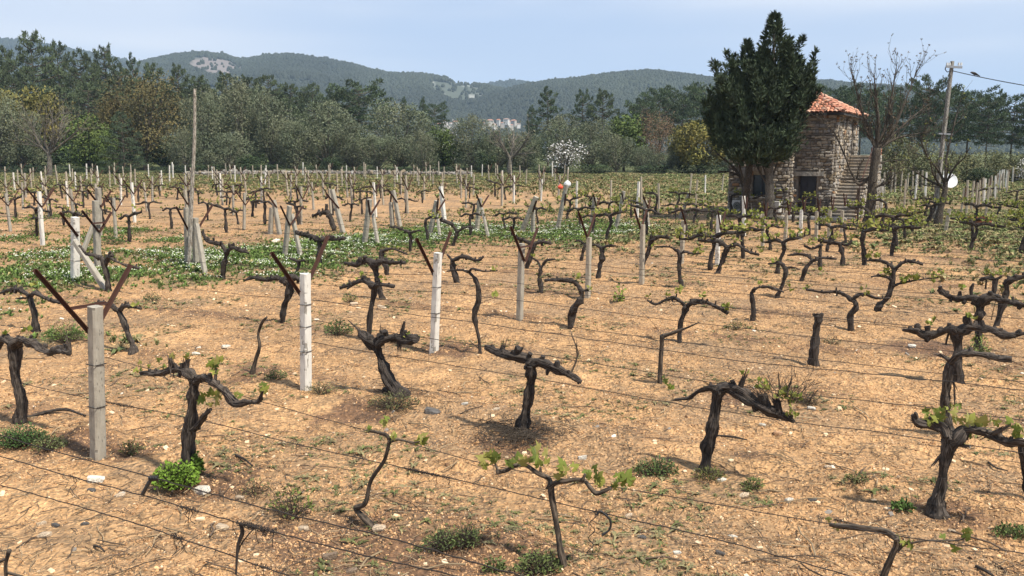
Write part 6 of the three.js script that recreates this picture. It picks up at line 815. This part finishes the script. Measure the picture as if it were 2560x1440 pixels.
{ // dry stems and bits of cane
  const R = mulberry(1002), G = new Geo(); wireTube(G, [V(-.5, 0, 0), V(-.2, .03, .05), V(.15, .05, -.03), V(.5, .01, .02)], .018, 4); const geo = G.build(), list = [];
  for (let i = 0; i < 42000; i++) { const D = 5.2 + Math.pow(R(), 1.25) * 32, x = (R() * 2 - 1) * (D * .6 + .5), z = -D; if (fbm(x * .9 + 30, z * .9, 9, 3) < .30 + .16 * R()) continue; const l = .05 + .22 * R() * R() * (R() < .1 ? 2 : 1), w = l * (.5 + R() * .6), t = .6 + .8 * R(), dk = R() < .55; list.push([new THREE.Matrix4().compose(V(x, height(x, z) + .008, z), new THREE.Quaternion().setFromEuler(new THREE.Euler((R() - .5) * .2, R() * 6.3, (R() - .4) * .35)), V(l, w, w)), dk ? lin(.085 * t, .058 * t, .038 * t) : lin(.26 * t, .19 * t, .11 * t)]); }
  inst('litter', geo, std({ roughness: 1 }), list, 'dry stems and broken canes littering the soil', 'litter');
}
// a tuft: n leaf blades bending out from the root, in a unit size
function tuftGeo(seed, n, wide, bend, col) { const R = mulberry(seed), G = new Geo(); for (let i = 0; i < n; i++) { const a = R() * 6.283, l = .55 + .5 * R(), b = bend * (.4 + R()), w = wide * (.6 + .7 * R()), o = V(Math.cos(a), 0, Math.sin(a)), s = V(-Math.sin(a), 0, Math.cos(a)), p0 = o.clone().multiplyScalar(.08 * R()), p1 = p0.clone().addScaledVector(o, l * b * .4).add(V(0, l * .6, 0)), p2 = p0.clone().addScaledVector(o, l * b).add(V(0, l * (1 - b * .45), 0)), k = .7 + .6 * R(), c = col.map(v => v * k); const A = p0.clone().addScaledVector(s, w * .3), B = p0.clone().addScaledVector(s, -w * .3), C = p1.clone().addScaledVector(s, w * .5), E = p1.clone().addScaledVector(s, -w * .5); G.tri(A, B, C, c); G.tri(B, E, C, c); G.tri(C, E, p2, c); } return G.build(true); }
const M_grass = std({ vertexColors: true, roughness: .95, side: THREE.DoubleSide });
{
  const R = mulberry(1003), lists = [[], [], [], []], daisies = [];
  const geos = [tuftGeo(1, 14, .10, .7, [1, 1, 1]), tuftGeo(2, 11, .24, .9, [1, 1, 1]), tuftGeo(3, 16, .07, .55, [1, 1, 1]), tuftGeo(4, 12, .30, 1.2, [1, 1, 1])];
  for (let i = 0; i < 330000; i++) {
    const near = i < 190000, D = near ? 9 + Math.sqrt(R()) * 38 : 46 + Math.sqrt(R()) * 66, x = (R() * 2 - 1) * (D * .60 + 1), z = -D, w = weeds(x, z); if (R() > Math.pow(w, 1.35) * (near ? .95 : .8)) continue;
    const m = x * .862 + z * .507, strip = m < -13 && D < 45, k = strip ? (R() < .65 ? 1 : 0) : Math.floor(R() * 4), s = strip ? .09 + .10 * R() * w : near ? .09 + .15 * R() : .16 + .22 * R();
    const dry = strip ? R() < .1 : R() < .42, t = .75 + .5 * R(), c = dry ? [.27 * t, .22 * t, .10 * t] : strip ? [.10 * t, .152 * t, .03 * t] : [.125 * t, .148 * t, .046 * t];
    lists[k].push([new THREE.Matrix4().compose(V(x, height(x, z) - .01, z), rotY(R() * 6.3), V(s, s * (.7 + .6 * R()), s)), lin(...c)]);
    if (strip && w > .45 && R() < .3) { for (let q = 0; q < 2; q++) { const X = x + (R() - .5) * .3, Z = z + (R() - .5) * .3; if (fbm(X * .8, Z * .8, 22, 3) > .50) daisies.push([new THREE.Matrix4().compose(V(X, height(X, Z) + .09 + R() * .06, Z), new THREE.Quaternion().setFromEuler(new THREE.Euler(.5 * R(), R() * 6, .5 * R())), V(.0115, .0115, .0115).multiplyScalar(.8 + .7 * R())), lin(.72, .73, .60)]); } }
  }
  ['green clover and grass tufts of the weedy ground', 'broad leaved weeds of the green strip and back rows', 'thin grass standing in the back of the field', 'flat rosette weeds over the weedy ground'].forEach((l, k) => inst(['grass', 'weeds', 'tall_grass', 'ground_cover'][k], geos[k], M_grass, lists[k], l, 'grass'));
  const f = new Geo(); for (let k = 0; k < 8; k++) { const a = k / 8 * 6.283, b = (k + .8) / 8 * 6.283; f.tri(V(0, .05, 0), V(Math.cos(b), 0, Math.sin(b)), V(Math.cos(a), 0, Math.sin(a))); } inst('daisies', f.build(true), std({ side: THREE.DoubleSide }), daisies, 'tiny white daisies dotting the green strip', 'flowers');
  console.log('tufts', lists.map(l => l.length), 'daisies', daisies.length);
  // sparse small weeds over the bare soil
  const low = [], grey = [];
  for (let i = 0; i < 40000; i++) { const D = 5.4 + Math.pow(R(), 1.1) * 40, x = (R() * 2 - 1) * (D * .6 + .5), z = -D, q = (x * .507 + D * .862 - ROW0) / GAP, e = q - Math.round(q), v = fbm(x * .8 + 50, z * .8, 17, 3) + .14 * Math.exp(-e * e * 60) + sstep(10, 22, D) * .085 - .025 + sstep(20, 34, D) * .03; if (v < .60 + .07 * R() + sstep(14, 6, D) * .03) continue; const s = (.022 + .055 * R() * R()) * (1 + .7 * sstep(12, 24, D)), t = .7 + .6 * R(), c = R() < .5 ? [.105 * t, .115 * t, .034 * t] : [.19 * t, .165 * t, .075 * t]; (R() < .6 ? low : grey).push([new THREE.Matrix4().compose(V(x, height(x, z) - .004, z), rotY(R() * 6), V(s, s * .8, s)), lin(...c)]); }
  inst('weeds', geos[3], M_grass, low, 'small low weeds scattered over the bare soil', 'weeds'); inst('weeds', geos[0], M_grass, grey, 'small greyish grass tufts scattered over the bare soil', 'weeds');
}
/* single plants and stones one can point at */
function weedPlant(px, py, w, h, label, o = {}) {
  const b = ground(px, py), pp = perPixel(b), g = thing('weed_plant', label, 'weed', b), R = mulberry(px * 3 + py), G = new Geo(), S = new Geo(), rw = w * pp / 2, rh = h * pp, n = o.n || 260, c0 = (o.c || [.07, .13, .03]).map((v, k) => v * [1.15, 1.02, .75][k]);
  for (let i = 0; i < n; i++) { const a = R() * 6.283, r = Math.sqrt(R()) * rw, top = rh * (1 - .55 * (r / rw) ** 2) * (.35 + .75 * R()), p = V(Math.cos(a) * r, top * (o.full ? R() : .55 + .45 * R()), Math.sin(a) * r * .8), d = randDir(R).add(V(Math.cos(a) * .6, .5, Math.sin(a) * .6)).normalize(), s = d.clone().cross(randDir(R)).normalize(), k = .65 + .7 * R(), sz = (o.leaf || .04) * (.6 + .8 * R()); blade(G, p, d, s, sz, sz * (o.slim || .5), c0.map(v => v * k)); if (i % 5 === 0) wireTube(S, [V(Math.cos(a) * r * .2, -.01, Math.sin(a) * r * .2), V(Math.cos(a) * r * .6, p.y * .6, Math.sin(a) * r * .5), p], o.stem || .0022, 4); }
  if (o.twigs) for (let i = 0; i < o.twigs; i++) { const a = R() * 6.283, l = rh * (.15 + .85 * R() * R()), sp = rw * (.3 + .9 * R()), j = () => (R() - .5) * rw * .35, q = [V((R() - .5) * rw * .8, -.02, (R() - .5) * rw * .8)]; for (let u = 1; u <= 4; u++) q.push(V(q[0].x + Math.cos(a + u * .2) * sp * u / 4 + j() * .5, l * Math.sin(u / 4 * 1.9) , q[0].z + Math.sin(a + u * .2) * sp * u / 4 + j() * .5)); wireTube(S, q, .0011 + R() * .0016, 4); }
  mesh('leaves', G.build(true), M_foliage, g, 'stuff'); mesh('stems', S.build(), M_cane, g, 'stuff'); return g;
}
weedPlant(440, 1222, 112, 72, 'bright green parsley like plant at the foot of the gnarled vine', { n: 1500, leaf: .028, slim: .7, c: [.10, .19, .022] });
weedPlant(488, 1190, 40, 62, 'bright green clump behind the gnarled vine foot', { n: 500, leaf: .028, slim: .7, c: [.09, .17, .022] });
weedPlant(55, 1112, 130, 55, 'dark green spreading weed at the foot of the left edge vine', { n: 1300, leaf: .03, slim: .4, c: [.045, .10, .03] }); weedPlant(125, 1125, 80, 45, 'grey green weed right of the spreading weed', { n: 400, leaf: .028, slim: .4, c: [.09, .12, .055] });
weedPlant(725, 1292, 120, 88, 'dry twiggy bush with a few green leaves at the bottom left', { n: 150, leaf: .035, c: [.085, .115, .03], twigs: 70 }); weedPlant(640, 1235, 80, 60, 'thin grey shoots left of the dry twiggy bush', { n: 60, leaf: .03, c: [.12, .13, .06], twigs: 26 });
weedPlant(1105, 1375, 90, 62, 'upright grey green weeds at the bottom centre, left clump', { n: 420, leaf: .026, slim: .35, c: [.07, .105, .04], twigs: 30 }); weedPlant(1165, 1365, 80, 70, 'upright grey green weeds at the bottom centre, right clump', { n: 380, leaf: .026, slim: .35, c: [.075, .11, .04], twigs: 30 });
weedPlant(1345, 1430, 110, 60, 'weeds at the foot of the young leafy vine', { n: 520, leaf: .03, slim: .4, c: [.08, .115, .04], twigs: 40 }); weedPlant(1235, 1425, 50, 40, 'small weed left of the young leafy vine foot', { n: 160, leaf: .03, c: [.07, .10, .035] });
weedPlant(1640, 1185, 110, 48, 'low green weed left of the leaning old vine foot', { n: 700, leaf: .026, slim: .45, c: [.055, .10, .032] }); weedPlant(1770, 1195, 80, 28, 'low straggling weed at the leaning old vine foot', { n: 320, leaf: .024, c: [.09, .105, .035] }); weedPlant(1883, 1222, 60, 32, 'small green tuft right of the leaning old vine', { n: 220, leaf: .024, c: [.08, .11, .035] });
weedPlant(985, 1020, 130, 42, 'grey weeds and shoots round the massive vine base', { n: 520, leaf: .03, slim: .4, c: [.085, .10, .05], twigs: 70 }); weedPlant(845, 838, 70, 44, 'green leafy weed right of the whitewashed square post', { n: 420, leaf: .035, slim: .55, c: [.05, .10, .03] });
weedPlant(875, 755, 40, 30, 'green tuft with yellow flowers behind the whitewashed post', { n: 260, leaf: .03, slim: .35, c: [.07, .13, .03] }); weedPlant(690, 948, 60, 26, 'flat green weed left of the whitewashed square post', { n: 260, leaf: .026, c: [.07, .11, .04] }); weedPlant(800, 985, 90, 34, 'dry grassy weed right of the whitewashed post base', { n: 260, leaf: .035, slim: .2, c: [.11, .12, .06], twigs: 20 });
weedPlant(165, 858, 110, 60, 'leafy weed with pale flowers left of the nearest post', { n: 600, leaf: .034, slim: .55, c: [.075, .125, .035] }); weedPlant(330, 1130, 60, 40, 'dry weed at the right of the nearest post base', { n: 160, leaf: .028, c: [.07, .085, .03], twigs: 26 });
weedPlant(380, 755, 44, 28, 'dark green weed in the soil behind the leaning grey vine', { n: 260, leaf: .03, c: [.05, .09, .035] }); weedPlant(1548, 755, 26, 58, 'single fresh shoot standing between the two beige posts', { n: 90, leaf: .06, slim: .7, c: [.13, .20, .04], full: 1 }); weedPlant(2445, 890, 56, 56, 'green shoots sprouting at the hooked vine foot', { n: 300, leaf: .035, c: [.10, .15, .045], full: 1 });
weedPlant(2255, 1285, 50, 26, 'small green weed left of the big fibrous vine base', { n: 180, leaf: .034, slim: .6, c: [.06, .12, .03] }); weedPlant(2530, 1340, 90, 30, 'low green weed patch at the right edge', { n: 320, leaf: .03, c: [.07, .11, .035] }); weedPlant(2140, 1210, 60, 24, 'greyish weed tuft left of the big fibrous vine', { n: 180, leaf: .024, c: [.09, .11, .045] }); weedPlant(1845, 825, 50, 26, 'pale tuft between the wavy vine and the slim vine', { n: 200, leaf: .03, c: [.11, .12, .06] }); weedPlant(2080, 860, 50, 22, 'pale grey tuft right of the bare stump', { n: 160, leaf: .026, c: [.14, .14, .09] });
weedPlant(90, 585, 40, 56, 'leafy green suckers on a vine foot at the far left', { n: 240, leaf: .06, c: [.07, .13, .03], full: 1 }); weedPlant(285, 612, 56, 50, 'dark leafy clump left of the small pale vine', { n: 320, leaf: .06, c: [.05, .10, .028], full: 1 });
weedPlant(1300, 1100, 160, 40, 'heap of dead brown twigs at the old fibrous vine', { n: 12, leaf: .02, c: [.1, .09, .05], twigs: 160 }); weedPlant(2020, 1015, 70, 46, 'dry bush of bare twigs right of the leaning old vine arm', { n: 30, leaf: .025, c: [.1, .1, .05], twigs: 60 });
[[505, 1224, 42, 'W', 'flat white stone right of the bright green plant'], [948, 1330, 34, 'C', 'cream stone at the buried stump of the young vine'], [1804, 1200, 24, 'W', 'white stone at the foot of the leaning old vine'], [1080, 1030, 38, 'G', 'dark grey rock right of the massive vine base'], [766, 1278, 28, 'O', 'orange brown stone right of the dry twiggy bush'], [758, 1322, 30, 'C', 'tan flat stone under the dry twiggy bush'], [825, 1400, 36, 'B', 'brown stone in the dug soil at the bottom'], [880, 1432, 26, 'B', 'brown stone cut by the bottom edge'], [230, 1230, 22, 'G', 'blue grey stone below the strap'], [240, 1205, 38, 'W', 'flat pale stone below the middle wire'], [140, 1318, 20, 'G', 'small slate stone at the lower left'], [212, 1310, 20, 'G', 'second slate stone at the lower left'], [105, 1310, 22, 'C', 'round cream stone at the lower left'], [112, 1338, 34, 'C', 'long tan stone at the lower left'], [300, 1245, 26, 'C', 'cream stone left of the strap'], [555, 1320, 30, 'C', 'cream stone left of the hanging dry cane'], [340, 1100, 20, 'O', 'orange stone behind the nearest post'], [600, 1240, 24, 'C', 'pale stone right of the flat white stone'], [1456, 1152, 22, 'W', 'small white stone right of the twig heap'], [1572, 1290, 18, 'C', 'cream stone right of the hose piece'], [1605, 1352, 22, 'G', 'dark stone at the bottom centre right'], [1692, 1385, 20, 'W', 'white chip at the bottom right centre'], [1800, 1396, 22, 'G', 'grey chip near the bottom wire'], [1832, 1342, 22, 'W', 'pale stone above the bottom wire'], [1972, 1253, 22, 'W', 'white and yellow stone in the open soil'], [2030, 1258, 22, 'G', 'dark stone right of the white and yellow stone'], [1860, 1237, 26, 'C', 'cream stone under the small green tuft'], [1906, 1064, 16, 'W', 'white stone below the leaning vine arm'], [1945, 1083, 24, 'O', 'tan stone below the leaning vine arm'], [2028, 1030, 20, 'W', 'white stone at the tip of the leaning vine arm'], [1945, 900, 20, 'B', 'brown rock left of the bare stump'], [690, 605, 18, 'W', 'pale stone by the small grey posts'], [305, 1238, 20, 'W', 'small white stone under the upper near wire'], [885, 760, 18, 'C', 'pale stone by the green tuft'], [955, 770, 22, 'C', 'tan stone left of the flaking post'], [490, 888, 20, 'W', 'pale stone right of the leaning grey vine'], [565, 870, 20, 'W', 'flat white stone left of the young bare vine'], [1162, 1012, 18, 'W', 'white chip left of the old fibrous vine'], [1240, 1028, 20, 'C', 'cream chip left of the old fibrous vine trunk'], [2280, 870, 18, 'W', 'white chip below the knotty vine'], [2070, 1172, 18, 'C', 'pale chip left of the big fibrous vine'], [2380, 1330, 18, 'C', 'pale chip under the big fibrous vine']].forEach(([x, y, w, k, l], i) => { const b = ground(x, y), s = w * perPixel(b), m = mesh('stone', ROCK[i % 12], { W: STONE_W, C: STONE_C, O: STONE_O, G: STONE_G, B: STONE_B }[k]); tag(m, l, 'stone'); m.position.copy(b).add(V(0, s * .1, 0)); m.scale.set(s, s * .42, s * .62); m.rotation.set(.15 * Math.sin(i), i * 1.7 % 1.2 - .6, .2 * Math.cos(i)); });
{ // pieces of old cane and bark lying about
  [[[60, 1045], [150, 1030], [215, 1045], 'long strip of peeled bark behind the nearest post', .02], [[590, 1140], [610, 1152], [632, 1165], 'dark stick left of the young vine', .012], [[1150, 1040], [1180, 1028], [1208, 1020], 'bent dry stick left of the old fibrous vine', .006], [[1240, 1120], [1262, 1095], [1272, 1080], 'broken cane in the twig heap', .01], [[2440, 1420], [2470, 1445], [2490, 1455], 'broken cane at the bottom right', .012], [[2470, 1160], [2490, 1175], [2520, 1180], 'dry forked stick right of the big fibrous vine', .01], [[1790, 1092], [1830, 1100], [1868, 1108], 'black peeled bark under the leaning old vine', .012], [[235, 1365], [250, 1375], [262, 1382], 'short brown stick at the lower left', .012], [[960, 1272], [1020, 1280], [1080, 1290], 'thin pale stick below the tendril bundle', .005]].forEach(([a, c, e, l, r]) => { const b = ground(...a), G = new Geo(), g = thing('stick', l, 'stick', b); limb(G, [a, c, e].map((q, i) => { const p = ground(...q); p.y += r * 1.2 + (i === 1 ? .02 : 0); return p.sub(b); }), [r, r * .9, r * .5], { radial: 6, step: .03, gnarl: .3, ridge: .2, seed: a[0] }); mesh('wood', G.build(), M_oldbark, g); });
}

renderer.render(scene, camera);
